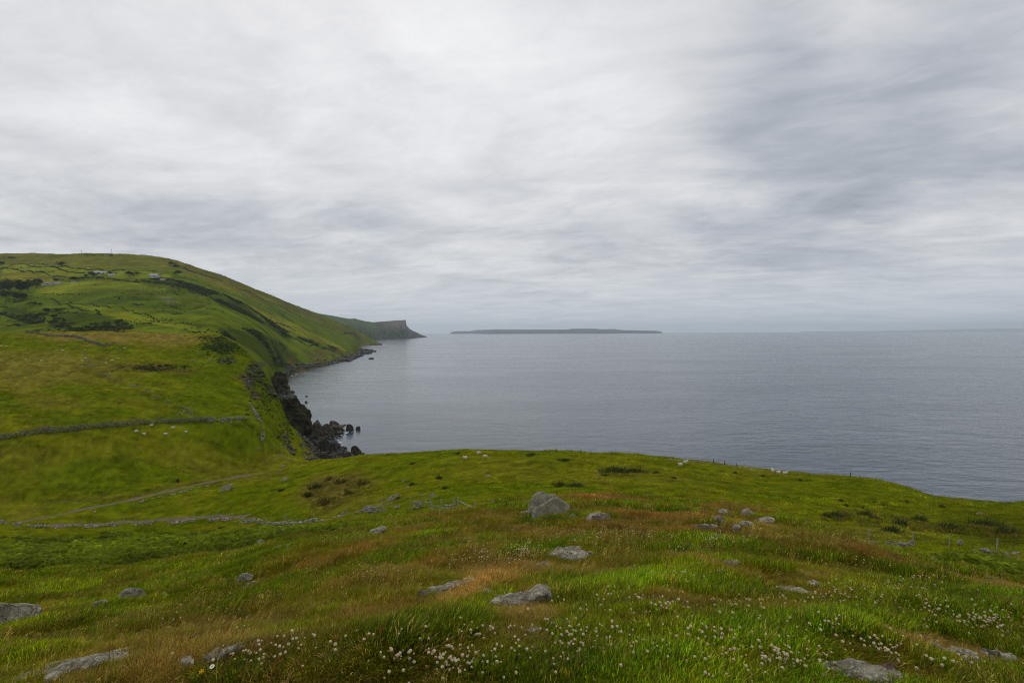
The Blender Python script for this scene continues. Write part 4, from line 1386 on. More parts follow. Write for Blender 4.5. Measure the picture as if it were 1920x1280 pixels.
def sample_poly(poly, n, r):
    p = np.array(poly, float)
    lo, hi = p.min(0), p.max(0)
    out = np.empty((0, 2))
    while len(out) < n:
        q = lo + (hi - lo) * r.random((n * 2, 2))
        out = np.concatenate([out, q[inpoly(q[:, 0], q[:, 1], poly)]])
    return out[:n]


# crags on the cliff above: broken ledges standing out of the slope
for lab, poly, n_, s_, sd_, mt_ in [
    ('dark overhanging crag on the brow of the near cliff', [(463, 702), (466, 688), (474, 680), (484, 681), (493, 690), (495, 704), (489, 718), (478, 724), (468, 714)], 130, 1.1, 101, 'stack'),
    ('narrow brown crag in the grassy gully below the wall corner', [(527, 812), (533, 811), (541, 824), (549, 838), (553, 850), (549, 854), (541, 846), (533, 830)], 90, 0.65, 102, 'cliffrock'),
    ('small broken crag left of the overhanging crag', [(404, 672), (424, 666), (440, 668), (442, 678), (430, 684), (408, 680)], 34, 0.8, 103, 'stack'),
    ('brown earthy crag below the overhanging crag', [(455, 708), (463, 704), (474, 722), (480, 740), (484, 754), (479, 756), (468, 738)], 60, 0.75, 104, 'cliffrock'),
    ('dark broken ledges low on the seaward slope', [(496, 716), (506, 720), (520, 738), (512, 748), (500, 738)], 60, 0.9, 105, 'stack'),
    ('brown rock face at the foot of the green slope', [(562, 836), (572, 820), (582, 832), (596, 846), (606, 856), (596, 862), (578, 862), (566, 852)], 90, 0.9, 106, 'cliffrock'),
]:
    rr = np.random.default_rng(sd_)
    cs = []
    for x, y in sample_poly(poly, n_, rr):
        g = near.hit(x, y, 100)
        cs.append(tuple(g + Vector((0, -0.3, 0.1))))
    c0 = np.mean(cs, 0)
    root = empty('crag', c0, lab, 'crag')
    root['kind'] = 'thing'
    o = heap('broken_rock', np.array(cs) - c0, s_ * np.exp(rr.normal(0, .45, n_)), M[mt_], root, seed=sd_, flat=0.9, tone=(0.6, 1.5))
    o['kind'] = 'stuff'

r_ = np.random.default_rng(12)
pts = np.concatenate([sample_poly([(586, 816), (612, 806), (640, 806), (644, 816), (624, 824), (640, 840), (656, 848), (684, 853), (684, 860), (640, 868), (580, 868), (556, 848), (562, 826), (578, 822)], 420, r_),
                      sample_poly([(520, 735), (548, 738), (556, 745), (530, 746)], 30, r_)])
cs = []
for x, y in pts:
    d_ = sea_d(x, y)
    p = at(x, y, d_)
    cs.append((p.x, p.y, max(0, near.height(p.x, p.y)) + r_.uniform(-.2, .8)))
tag(heap('shore_rubble', cs, np.exp(r_.normal(0.05, 0.5, len(cs))), M['searock'], seed=3, flat=0.8, tone=(0.6, 1.7)), 'heap of black boulders between the stack and the pasture edge', 'boulders', kind='stuff')
cs = []
for x, y in sample_poly([(574, 818), (590, 806), (606, 800), (640, 802), (650, 808), (628, 816), (606, 822), (584, 826)], 46, r_):
    p = at(x, y, sea_d(x, y))
    cs.append((p.x, p.y, r_.uniform(0, 1.6)))
tag(heap('shore_boulders', cs, np.exp(r_.normal(0.85, 0.35, len(cs))), M['cliffrock'], seed=37, flat=0.9, tone=(0.4, 1.2)), 'jagged brown blocks heaped between the stack and the offshore rocks', 'boulders', kind='stuff')
cs = []
for x, y in sample_poly([(588, 812), (606, 800), (628, 800), (634, 812), (616, 822), (630, 836), (648, 850), (640, 862), (590, 862), (572, 850), (578, 826)], 85, r_):
    p = at(x, y, sea_d(x, y))
    cs.append((p.x, p.y, max(0, near.height(p.x, p.y)) + r_.uniform(0, 1.0)))
tag(heap('shore_boulders', cs, np.exp(r_.normal(0.62, 0.35, len(cs))), M['searock'], seed=33, flat=0.85, tone=(0.7, 1.8)), 'larger angular boulders among the rubble below the near cliff', 'boulders', kind='stuff')
# a little white water where the swell meets the rocks
cs, rs = [], []
for (x0, y0), (x1, y1), n_ in [((628, 812), (646, 818), 9), ((636, 824), (642, 838), 10), ((640, 840), (654, 846), 8), ((648, 810), (666, 809), 6), ((545, 737), (556, 744), 5), ((537, 712), (560, 700), 8), ((713, 646), (719, 645.5), 12), ((575, 756), (584, 770), 5), ((664, 674), (640, 680), 6), ((664, 806), (680, 807), 4)]:
    for k in range(n_):
        t_ = r_.random()
        x, y = x0 + (x1 - x0) * t_ + r_.normal() * 1.2, y0 + (y1 - y0) * t_ + r_.normal() * .7
        p = at(x, y, sea_d(x, y))
        cs.append((p.x, p.y, 0.03))
        rs.append(abs(r_.normal(0.55, .3)) * p.y / 280)
tag(heap('surf', cs, rs, M['foam'], seed=35, flat=0.08), 'flecks of white surf round the shore rocks', 'surf', kind='stuff')
# stony shore under the long hill
line = [(533, 712), (541, 704), (560, 697), (590, 690.5), (620, 683.5), (640, 678), (655, 673), (668, 670)]
cs, rs = [], []
for (x0, y0), (x1, y1) in zip(line[:-1], line[1:]):
    for k in range(95):
        t_ = r_.random()
        x, y = x0 + (x1 - x0) * t_, y0 + (y1 - y0) * t_
        up_ = abs(r_.normal(0, 1))
        d_ = sea_d(x, y) * (1 + 0.035 * up_)
        p = at(x, y, d_)
        z = float(hill.height(p.x, p.y)) if p.y > 385 else 0
        cs.append((p.x, p.y, max(z, 0) + 0.4))
        rs.append(math.exp(r_.normal(0.55, 0.5)) * (0.8 + d_ / 2000))
tag(heap('shore_boulders', cs, rs, M['shorerock'], seed=5, flat=0.75, tone=(0.6, 1.6)), 'band of boulders along the shore under the long hill', 'boulders', kind='stuff')
cs, rs = [], []
for x, y in sample_poly([(640, 674), (652, 662), (664, 655), (684, 654.5), (697, 656), (706, 659), (696, 662), (680, 666), (668, 672), (652, 679)], 420, r_):
    d_ = sea_d(x, y)
    p = at(x, y, d_)
    edge = 1.0 - min(1, abs(y - 663) / 12)
    cs.append((p.x, p.y, r_.uniform(0, 3.5) * edge + 0.6))
    rs.append(math.exp(r_.normal(1.25, 0.45)))
tag(heap('rocky_point', cs, rs, M['shorerock'], seed=6, flat=0.7, tone=(0.5, 1.4)), 'low dark rocky point jutting from under the hill', 'rocks', kind='stuff')
shore_rock('sea_rock', 'small black skerry off the rocky point', 'rock', [(690, 672), (694, 669.8), (700, 670.2), (702, 671.6), (696, 673)], 30, seed=120, bury=2)
cs = []
for k in range(160):
    x = r_.uniform(672, 716)
    p = at(x, 647 - 0.02 * (x - 680), 2500 + r_.uniform(-80, 60))
    cs.append((p.x, p.y, r_.uniform(0, 3)))
tag(heap('shore_boulders', cs, np.exp(r_.normal(1.4, 0.4, len(cs))), M['searock'], seed=7, flat=0.6), 'dark boulders under the farther point of the hill', 'boulders', kind='stuff')
# pale stones in the rough ground of the upper field
cs, rs = [], []
for (cx, cy, sx, sy, n) in [(400, 677, 36, 5, 26), (428, 676, 10, 7, 16), (320, 687, 40, 5, 10), (170, 686, 20, 4, 8), (360, 775, 18, 4, 10), (430, 790, 20, 3, 14), (525, 850, 14, 16, 14)]:
    for k in range(n):
        g = near.hit(cx + r_.normal() * sx * .6, cy + r_.normal() * sy * .6)
        cs.append(tuple(g + Vector((0, 0, 0.1))))
        rs.append(math.exp(r_.normal(-0.95, 0.4)))
tag(heap('field_stones', cs, rs, M['wallstone'], seed=8), 'scattered pale stones in the rough upper field', 'stones', kind='stuff')
cs, rs = [], []
for k in range(50):
    g = hill.hit(318 + r_.normal() * 9, 562 + r_.normal() * 2 + 0.0)
    cs.append(tuple(g))
    rs.append(math.exp(r_.normal(0.35, 0.4)))
tag(heap('scree', cs, rs, M['wallstone'], seed=9, flat=0.7, tone=(.35, .8)), 'patch of pale scree on the face of the hill', 'scree', kind='stuff')

# ------------------------------------------------------------------ dry stone walls and stone rows


def path_on(sheet, pxs, step):
    P = [sheet.hit(x, y, 33) for x, y in pxs]
    out = []
    for a_, b_ in zip(P[:-1], P[1:]):
        n = max(1, int((b_.xy - a_.xy).length / step))
        for k in range(n):
            q = a_.lerp(b_, k / n)
            q.z = float(sheet.height(q.x, q.y))
            out.append(q)
    return out


def stone_wall(label, pxs, h, w, s, sheet=None, gaps=0.0, single=False, tone=(0.7, 1.3), seed=0, cat='stone wall', mat='wallstone', rand=0.5):
    sheet = sheet or near
    r = np.random.default_rng(seed)
    P = path_on(sheet, pxs, s * 1.25)
    root = empty('dry_stone_wall', P[0], label, cat, 'dry stone walls and rows of stones')
    root['kind'] = 'thing'
    layers = max(1, int(round(h / (s * 1.1))))
    cs, rs = [], []
    for i, p in enumerate(P):
        q = P[min(i + 1, len(P) - 1)] - P[max(0, i - 1)]
        nrm = Vector((-q.y, q.x, 0))
        if nrm.length > 0:
            nrm.normalize()
        hh = h * (1 + rand * float(fbm(i * s / 3.0, seed * 3.3, 2, seed)))
        if gaps and float(fbm(i * s / 2.5, seed + .5, 3, seed + 1)) < gaps - 0.6:
            continue
        L = max(1, int(round(layers * hh / h)))
        for k in range(L):
            for side in (-1, 1):
                if gaps and r.random() < 0.25:
                    continue
                wd = w * (1 - 0.3 * k / max(1, layers))
                c = p + nrm * (side * wd * 0.36 + r.normal() * s * .15) + Vector((r.normal() * s * .2, r.normal() * s * .2, s * 0.35 + k * s * 1.0))
                cs.append(np.array(c) - np.array(P[0]))
                rs.append(s * 0.72 * math.exp(r.normal(0, 0.28)))
    if single and len(cs) <= 300:
        protos = []
        for v, f in CHIPS[:10]:
            o_ = np_mesh('stone', v, f, M[mat], np.ones((len(v), 3)), link=False)
            protos.append(o_.data)
            bpy.data.objects.remove(o_)
        for c, q in zip(cs, rs):
            o = bpy.data.objects.new('stone', protos[r.integers(len(protos))])
            C.objects.link(o)
            o.parent = root
            o.location = c
            o.scale = (q, q, q * 0.8)
            o.rotation_euler = (r.uniform(-.3, .3), r.uniform(-.3, .3), r.uniform(0, 6.3))
    else:
        o = heap('stones', cs, rs, M[mat], root, flat=0.8, tone=tone, seed=seed)
        o['kind'] = 'stuff'
    for p in P[::3]:
        FOOT.append((p.x, p.y, w * .6, w * .6))
    return root


stone_wall('long dark field wall curving across the left field', [(-60, 832), (0, 824), (60, 814), (100, 811), (150, 806), (200, 800), (260, 796), (330, 792), (398, 790)], 1.7, 0.9, 0.34, tone=(0.25, 0.8), seed=31, rand=0.15)
stone_wall('tumbled stone heap at the right end of the dark field wall', [(390, 791), (404, 789)], 2.0, 2.2, 0.42, seed=32)
stone_wall('short field wall between the stone heap and the cliff top', [(404, 789), (428, 787), (450, 786), (484, 787)], 1.2, 0.9, 0.34, seed=33)
stone_wall('pale broken wall running up the brow of the cliff', [(466, 754), (472, 764), (478, 774), (484, 784), (489, 794), (492, 806)], 0.9, 0.8, 0.34, gaps=0.4, seed=34)
stone_wall('pale clump of wall stones lower down the cliff top line', [(492, 810), (492, 822), (488, 840), (484, 846)], 0.9, 0.9, 0.36, gaps=0.35, seed=35)
stone_wall('faint line of stones slanting across the upper left field', [(152, 660), (168, 676), (182, 697), (208, 711), (236, 720), (262, 726), (284, 738), (320, 754), (360, 772)], 0.5, 0.5, 0.30, gaps=0.75, seed=36)
stone_wall('dark wall dividing the brown field from the green one', [(50, 625), (100, 630), (146, 633), (170, 642), (205, 650)], 1.4, 0.9, 0.42, tone=(0.35, 0.9), seed=37)
stone_wall('row of pale stones alongside the track', [(150, 968), (190, 957), (232, 947), (262, 941), (300, 932), (340, 923), (392, 911)], 0.55, 0.6, 0.34, gaps=0.25, seed=38, tone=(0.9, 1.6))
stone_wall('low pale wall below the track along the foot of the bracken', [(0, 981), (30, 985), (60, 988), (110, 990), (170, 988), (230, 986), (300, 982), (360, 977), (420, 974), (480, 978), (560, 984), (650, 968)], 0.75, 0.7, 0.30, gaps=0.22, seed=39, tone=(0.8, 1.6))
stone_wall('collapsed wall of pale stones left of the gate', [(664, 962), (684, 958), (700, 962), (720, 956), (750, 952), (790, 953), (830, 954), (852, 953)], 1.0, 0.9, 0.27, gaps=0.15, single=True, seed=40, cat='stone wall')
stone_wall('fallen grey wall below the right hand fence', [(1596, 1016), (1612, 1018), (1630, 1019), (1660, 1021), (1700, 1022), (1740, 1026), (1790, 1033), (1830, 1036), (1860, 1040), (1900, 1045), (1960, 1050)], 0.5, 0.6, 0.24, gaps=0.4, single=True, seed=41)
stone_wall('fringe of stones along the cliff edge right of centre', [(1250, 861), (1280, 864), (1320, 868), (1360, 873), (1420, 880)], 0.35, 0.6, 0.26, gaps=0.6, seed=42)

# track and lane


def strip(name, label, pxs, w, mat, sheet=None, lift=0.05):
    P = path_on(sheet or near, pxs, 0.7)
    V, Fc = [], []
    for i, p in enumerate(P):
        q = P[min(i + 3, len(P) - 1)] - P[max(0, i - 3)]
        n = Vector((-q.y, q.x, 0)).normalized()
        ww = w * (1 + 0.25 * float(fbm(i * .12, 3, 3, 77)))
        for k in range(5):
            a_ = p + n * ww * (k / 4 - 0.5)
            V.append((a_.x, a_.y, float((sheet or near).height(a_.x, a_.y)) + lift * (1 if 0 < k < 4 else -1.2)))
    for i in range(len(P) - 1):
        for k in range(4):
            b_ = i * 5 + k
            Fc.append((b_, b_ + 1, b_ + 6, b_ + 5))
    o = np_mesh(name, np.array(V), np.array(Fc), mat, np.ones((len(V), 3)), smooth=True)
    return tag(o, label, 'track', kind='structure')


strip('track', 'gravelly farm track climbing across the valley field', [(30, 979), (80, 970), (130, 960), (200, 946), (250, 936), (300, 924), (350, 913), (400, 902), (440, 894), (480, 889)], 2.6, M['track'])
strip('path', 'bare earth path along the low wall under the track', [(90, 984), (150, 983), (220, 979), (280, 976), (340, 972), (400, 968), (470, 967)], 2.2, M['track'])
# ------------------------------------------------------------------ fences and the gate posts


def post(h, r, lean=(0, 0), seed=0, square=False):
    mb = MB()
    n = 4 if square else 7
    mb.tube([(0, 0, -0.3), (lean[0] * .5, lean[1] * .5, h * .5), (lean[0], lean[1], h)], [r, r * .97, r * .92], n)
    return mb


def fence(label, specs, wire_rows=(0.35, 0.7, 0.95), wire=True, mat='wood', rad=0.05):
    """specs: (px, base py, height px, lean)"""
    P = []
    for px, py, hp, ln in specs:
        g = near.hit(px, py, 33)
        P.append((g, hp / F * g.y, ln))
    root = empty('post_and_wire_fence', P[0][0], label, 'fence', 'fences on the pasture')
    root['kind'] = 'thing'
    o0 = np.array(P[0][0])
    tops = []
    for i, (g, h, ln) in enumerate(P):
        mb = post(h, rad * (1 + 0.25 * math.sin(i * 2.3)), (ln * h, 0.05 * math.sin(i * 1.7) * h))
        o = mb.build('post', M[mat], root)
        o.location = np.array(g) - o0
        tops.append((g, h, ln))
    if wire:
        mb = MB()
        for wr in wire_rows:
            for (g, h, ln), (g2, h2, ln2) in zip(tops[:-1], tops[1:]):
                a_ = np.array(g) + (ln * h * wr, 0, h * wr) - o0
                b_ = np.array(g2) + (ln2 * h2 * wr, 0, h2 * wr) - o0
                mb.tube([a_, (a_ + b_) / 2 - (0, 0, .03), b_], 0.0022, 3)
        mb.build('wire', M['wire'], root)
    return root


fence('four thin weathered posts with wire above the fallen wall on the right', [(1629, 1021, 30, 0.0), (1713, 1022, 25, 0.0), (1780, 1025, 26, 0.0), (1869, 1036, 28, 0.0), (1975, 1050, 32, 0)])
fence('leaning post and wire fence along the low pale wall at the far left', [(71, 987, 8, 0), (84, 986, 7, 0), (116, 985, 8, 0), (136, 985, 8, 0), (154, 985, 8, 0), (171, 984, 8, .0), (233, 983, 13, 0), (255, 980, 9, 0), (273, 979, 9, 0), (299, 978, 8, 0), (343, 977, 9, 0), (367, 974, 8, 0), (392, 969, 7, 0), (407, 967, 8, 0), (437, 971, 9, -.3)], rad=0.06)
fence('fence of leaning posts over the bracken left of the gate', [(503, 980, 11, -.6), (535, 978, 18, 0), (557, 979, 9, 0), (589, 977, 14, 0), (653, 966, 16, -.2), (691, 958, 16, -.25), (728, 944, 8, -.5), (770, 945, 13, 0), (807, 947, 14, 0), (827, 948, 14, 0), (850, 951, 18, 0)], rad=0.055)
# the strainer post of the old gateway with its stay
g = near.hit(859, 952, 33)
gp = empty('gate_post', g, 'stout pale gate post propped by a slanting stay', 'gate post')
gd = g.y
mb = MB()
hh = 21 / F * gd
mb.tube([(0, 0, -.3), (0, 0, hh * .6), (0.01, 0, hh)], [.085, .082, .075], 8)
mb.build('post', M['wood'], gp)
mb = MB()
g2 = near.hit(891, 954, 33)
mb.tube([(0.06, 0, hh * .62), np.array(g2 - g) + (0, 0, .08)], [.05, .055], 6)
mb.build('stay', M['wood'], gp)
fence('short run of wire on two slim posts right of the gate post', [(891, 952, 15, 0), (924, 952, 17, 0), (950, 951, 16, 0)], rad=0.045)
fence('dark posts along the cliff edge, in the middle of the skyline', [(1022, 848, 6, 0), (1043, 849, 9, 0), (1072, 850, 6, 0), (1088, 850, 7, 0), (1108, 851, 8, 0), (1147, 853, 7, 0)], rad=0.06, mat='dark')
fence('dark posts along the cliff edge, right of the middle', [(1338, 868, 9, 0), (1359, 871, 8, 0), (1381, 874, 7, 0)], rad=0.07, mat='dark')
fence('lone dark fence stump on the bulge of the cliff edge', [(1595, 894, 9, 0), (1612, 896, 4, .2)], rad=0.07, mat='dark')
fence('thin posts along the cliff edge dipping to the right', [(1748, 931, 8, 0), (1781, 936, 8, 0), (1815, 941, 7, 0), (1851, 945, 7, 0)], rad=0.06)
fence('wire fence running down the cliff top below the short wall', [(495, 800, 5, 0), (496, 820, 6, 0), (497, 838, 6, 0), (498, 850, 6, 0), (501, 866, 7, 0)], rad=0.06)

# ------------------------------------------------------------------ sheep


def skin_mesh(name, verts, edges, radii, sub=2):
    me = bpy.data.meshes.new(name + '_cage')
    me.from_pydata(verts, edges, [])
    o = bpy.data.objects.new(name + '_cage', me)
    C.objects.link(o)
    sk = o.modifiers.new('skin', 'SKIN')
    sk.use_smooth_shade = True
    for i, r in enumerate(radii):
        me.skin_vertices[0].data[i].radius = r if hasattr(r, '__len__') else (r, r)
    me.skin_vertices[0].data[0].use_root = True
    ss = o.modifiers.new('sub', 'SUBSURF')
    ss.levels = ss.render_levels = sub
    dg = bpy.context.evaluated_depsgraph_get()
    out = bpy.data.meshes.new_from_object(o.evaluated_get(dg))
    out.name = name
    bpy.data.objects.remove(o)
    bpy.data.meshes.remove(me)
    return out


def color_mesh(me, fn):
    n = len(me.vertices)
    co = np.empty(n * 3, np.float32)
    me.vertices.foreach_get('co', co)
    co = co.reshape(-1, 3)
    a_ = me.color_attributes.get('col') or me.color_attributes.new('col', 'FLOAT_COLOR', 'POINT')
    c4 = np.ones((n, 4), np.float32)
    c4[:, :3] = fn(co)
    a_.data.foreach_set('color', c4.ravel())


def wooly(me, amp, legs_z):
    n = len(me.vertices)
    co = np.empty(n * 3, np.float32)
    me.vertices.foreach_get('co', co)
    co = co.reshape(-1, 3).astype(float)
    nz = vnoise3(co * 14, 3)[:, None]
    c = np.array([0, 0, 0.6 if legs_z else 0.3])
    k = ((co[:, 2] > legs_z) & (np.abs(co[:, 0]) < 0.46)).astype(float)[:, None]
    dr = (co - c) * np.array([0.4, 1, 1])
    dr /= np.linalg.norm(dr, axis=1)[:, None] + 1e-6
    co = co + dr * nz * amp * k
    me.vertices.foreach_set('co', co.astype(np.float32).ravel())
    me.update()


def make_sheep(pose):
    if pose == 'lying':
        z0 = 0.26
        V = [(0, 0, z0), (-.30, 0, z0), (-.46, 0, z0 - .02), (.28, 0, z0 + .03), (.44, 0, z0 + .10), (.56, 0, z0 + .26), (.63, 0, z0 + .31), (.74, 0, z0 + .25),
             (.30, .16, .10), (.52, .18, .06), (.30, -.16, .10), (.50, -.16, .06), (-.28, .20, .10), (-.06, .26, .06), (-.28, -.20, .10), (-.06, -.26, .06)]
        E = [(0, 1), (1, 2), (0, 3), (3, 4), (4, 5), (5, 6), (6, 7), (3, 8), (8, 9), (3, 10), (10, 11), (1, 12), (12, 13), (1, 14), (14, 15)]
        R = [(.27, .27), (.27, .26), (.15, .15), (.24, .24), (.17, .17), (.12, .12), (.10, .10), (.055, .055)] + [.09, .045] * 4
        legz = -1
    else:
        z0 = 0.62
        hd = [(.46, 0, z0 + .06), (.60, 0, z0 - .14), (.68, 0, z0 - .34), (.74, 0, z0 - .46)] if pose == 'grazing' else [(.44, 0, z0 + .12), (.54, 0, z0 + .26), (.62, 0, z0 + .32), (.75, 0, z0 + .26)]
        V = [(0, 0, z0), (-.32, 0, z0), (-.48, 0, z0 - .02), (.30, 0, z0)] + hd
        E = [(0, 1), (1, 2), (0, 3), (3, 4), (4, 5), (5, 6), (6, 7)]
        R = [(.25, .25), (.25, .25), (.13, .13), (.22, .23), (.15, .15), (.105, .105), (.085, .085), (.05, .05)]
        for bx_, sg in ((3, 1), (3, -1), (1, 1), (1, -1)):
            x = .30 if bx_ == 3 else -.34
            n0 = len(V)
            kx = 0.02 if bx_ == 3 else -0.06
            V += [(x, .12 * sg, .38), (x + kx, .12 * sg, .20), (x, .12 * sg, 0.0)]
            E += [(bx_, n0), (n0, n0 + 1), (n0 + 1, n0 + 2)]
            R += [.075, .04, .035]
        legz = 0.42
    me = skin_mesh('sheep_' + pose, V, E, R)
    wooly(me, 0.035, legz)
    color_mesh(me, lambda c: np.where(((c[:, 0] > .62) | (c[:, 2] < (.34 if legz > 0 else .0)))[:, None], (.55, .52, .48), (1.0, 1.0, 1.0)))
    me.materials.append(M['wool'])
    return me


SHEEP = {p: make_sheep(p) for p in ('standing', 'grazing', 'lying')}
ear_mb = MB()
for sg in (1, -1):
    ear_mb.add([(0, .05 * sg, 0), (-.03, .16 * sg, .01), (.03, .15 * sg, -.02), (.02, .05 * sg, -.03)], [(0, 1, 2, 3)], (.55, .5, .46))
ear_o = ear_mb.build('ears', M['wool'])
EARS = ear_o.data
bpy.data.objects.remove(ear_o)


def sheep(px, py, pose, rz, label, group, s=1.0, sheet=None):
    g = (sheet or near).hit(px, py)
    o = bpy.data.objects.new('sheep', SHEEP[pose])
    C.objects.link(o)
    o.location = g
    o.rotation_euler = (0, 0, math.radians(rz))
    o.scale = (s, s, s)
    tag(o, label, 'sheep', group)
    e_ = bpy.data.objects.new('ears', EARS)
    C.objects.link(e_)
    e_.parent = o
    e_.location = {'lying': (.62, 0, .60), 'grazing': (.66, 0, .33), 'standing': (.60, 0, .97)}[pose]
    return o


G1, G2, G3 = 'sheep below the dark field wall', 'sheep in the upper left field', 'sheep on the headland pasture'
for px, py, ps, rz, lab, gr in [
    (256, 811, 'grazing', 200, 'white sheep below the dark field wall, leftmost of the flock', G1),
    (270, 816, 'grazing', 160, 'sheep grazing just right of the leftmost one below the wall', G1),
    (284, 798, 'lying', 10, 'sheep lying close against the dark field wall', G1),
    (310, 816, 'grazing', 30, 'sheep grazing lowest in the flock below the wall', G1),
    (324, 804, 'standing', 20, 'small sheep standing near the wall right of the middle of the flock', G1),
    (349, 812, 'standing', -100, 'bright white sheep facing the camera at the right of the flock', G1),
    (2, 650, 'grazing', 10, 'sheep at the far left edge of the upper field', G2),
    (12, 650, 'lying', 170, 'sheep lying beside the one at the far left edge of the upper field', G2),
    (78, 678, 'grazing', 190, 'lone sheep on the straw coloured slope at left', G2),
    (117, 658, 'grazing', 0, 'lone white sheep on green grass under the brown field', G2),
    (233, 653, 'lying', 15, 'sheep lying below the brown field near the dark dividing wall', G2),
    (154, 677, 'lying', 175, 'sheep lying, lower left of a pair by the faint line of stones', G2),
    (160, 673, 'grazing', 60, 'sheep grazing, upper right of a pair by the faint line of stones', G2),
    (199, 682, 'grazing', 185, 'sheep grazing, lowest of three above the brown scar', G2),
    (210, 677, 'grazing', 20, 'sheep in the middle of three above the brown scar', G2),
    (222, 674, 'standing', -80, 'brightest sheep, rightmost of three above the brown scar', G2),
    (897, 852, 'grazing', 15, 'big pale sheep on the skyline of the headland pasture', G3),
    (873, 859, 'lying', 180, 'sheep lying left below the one on the headland skyline', G3),
    (909, 859, 'grazing', 0, 'small sheep grazing right below the one on the headland skyline', G3),
    (1276, 872, 'lying', 190, 'sheep lying, left of a close pair near the cliff edge', G3),
    (1285, 870, 'standing', 10, 'sheep standing, right of a close pair near the cliff edge', G3),
    (1449, 886, 'standing', 80, 'sheep seen end on at the cliff edge, leftmost of three', G3),
    (1460, 887, 'lying', 180, 'sheep lying at the cliff edge, middle of three', G3),
    (1472, 888, 'lying', 5, 'sheep lying at the cliff edge, rightmost of three', G3),
]:
    sheep(px, py, ps, rz, lab, gr, .92)

# ------------------------------------------------------------------ trees, bushes, hedges on the hill


def leaf_cloud(centres, radii, n, size, r, tone, squash=0.8):
    """many leaf clumps as small crossed faces in a set of lobes; returns verts, tris, colours"""
    k = r.integers(len(centres), size=n)
    dirs = r.normal(size=(n, 3))
    dirs /= np.linalg.norm(dirs, axis=1)[:, None]
    rad = r.random(n) ** 0.45
    c = np.array(centres)[k] + dirs * (np.array(radii)[k] * rad)[:, None] * np.array([1, 1, squash])
    a_ = r.normal(size=(n, 3))
    a_ /= np.linalg.norm(a_, axis=1)[:, None]
    b_ = np.cross(a_, r.normal(size=(n, 3)))
    b_ /= np.linalg.norm(b_, axis=1)[:, None]
    s = size * np.exp(r.normal(0, .3, n))[:, None]
    v = np.stack([c - a_ * s - b_ * s * .5, c + a_ * s - b_ * s * .5, c + b_ * s], 1).reshape(-1, 3)
    f = np.arange(n * 3).reshape(n, 3)
    col = np.repeat(np.array(tone) * np.exp(r.normal(0, .28, n))[:, None], 3, axis=0)
    return v, f, col


TREE_TONES = [(0.034, 0.056, 0.016), (0.042, 0.064, 0.014), (0.030, 0.048, 0.016)]


def tree_meshes(seed):
    """unit tree: 1 high, crown about 1 wide"""
    r = np.random.default_rng(seed)
    lob = [(r.normal() * .18, r.normal() * .18, r.uniform(.38, .78)) for _ in range(9)] + [(0, 0, .55)]
    rad = [r.uniform(.14, .24) for _ in range(9)] + [.3]
    v, f, col = leaf_cloud(lob, rad, 900, 0.035, r, TREE_TONES[seed % 3])
    o = np_mesh('crown', v, f, M['leaf'], col, link=False)
    cm = o.data
    bpy.data.objects.remove(o)
    mb = MB()
    mb.tube([(0, 0, -.05), (.01, 0, .2), (0.0, .01, .5)], [.03, .024, .012], 6)
    for k in range(4):
        a_ = k * 1.6 + seed
        mb.tube([(0, 0, .22 + .05 * k), (.16 * math.cos(a_), .16 * math.sin(a_), .45 + .05 * k)], [.013, .005], 5)
    o = mb.build('trunk', M['bark'])
    tm = o.data
    bpy.data.objects.remove(o)
    return cm, tm


TREES = [tree_meshes(s) for s in range(4)]


def tree(px, py, hp, wp, label, name='tree', cat='tree', group='trees and bushes on the hill', k=0, sheet=None):
    g = (sheet or hill).hit(px, py)
    h, w = hp / F * g.y, wp / F * g.y
    root = empty(name, g, label, cat, group, rz=k * 1.7)
    cm, tm = TREES[k % 4]
    for nm, me in (('crown', cm), ('trunk', tm)):
        o = bpy.data.objects.new(nm, me)
        C.objects.link(o)
        o.parent = root
        o.scale = (w * 1.15, w * 1.15, h)
    return root


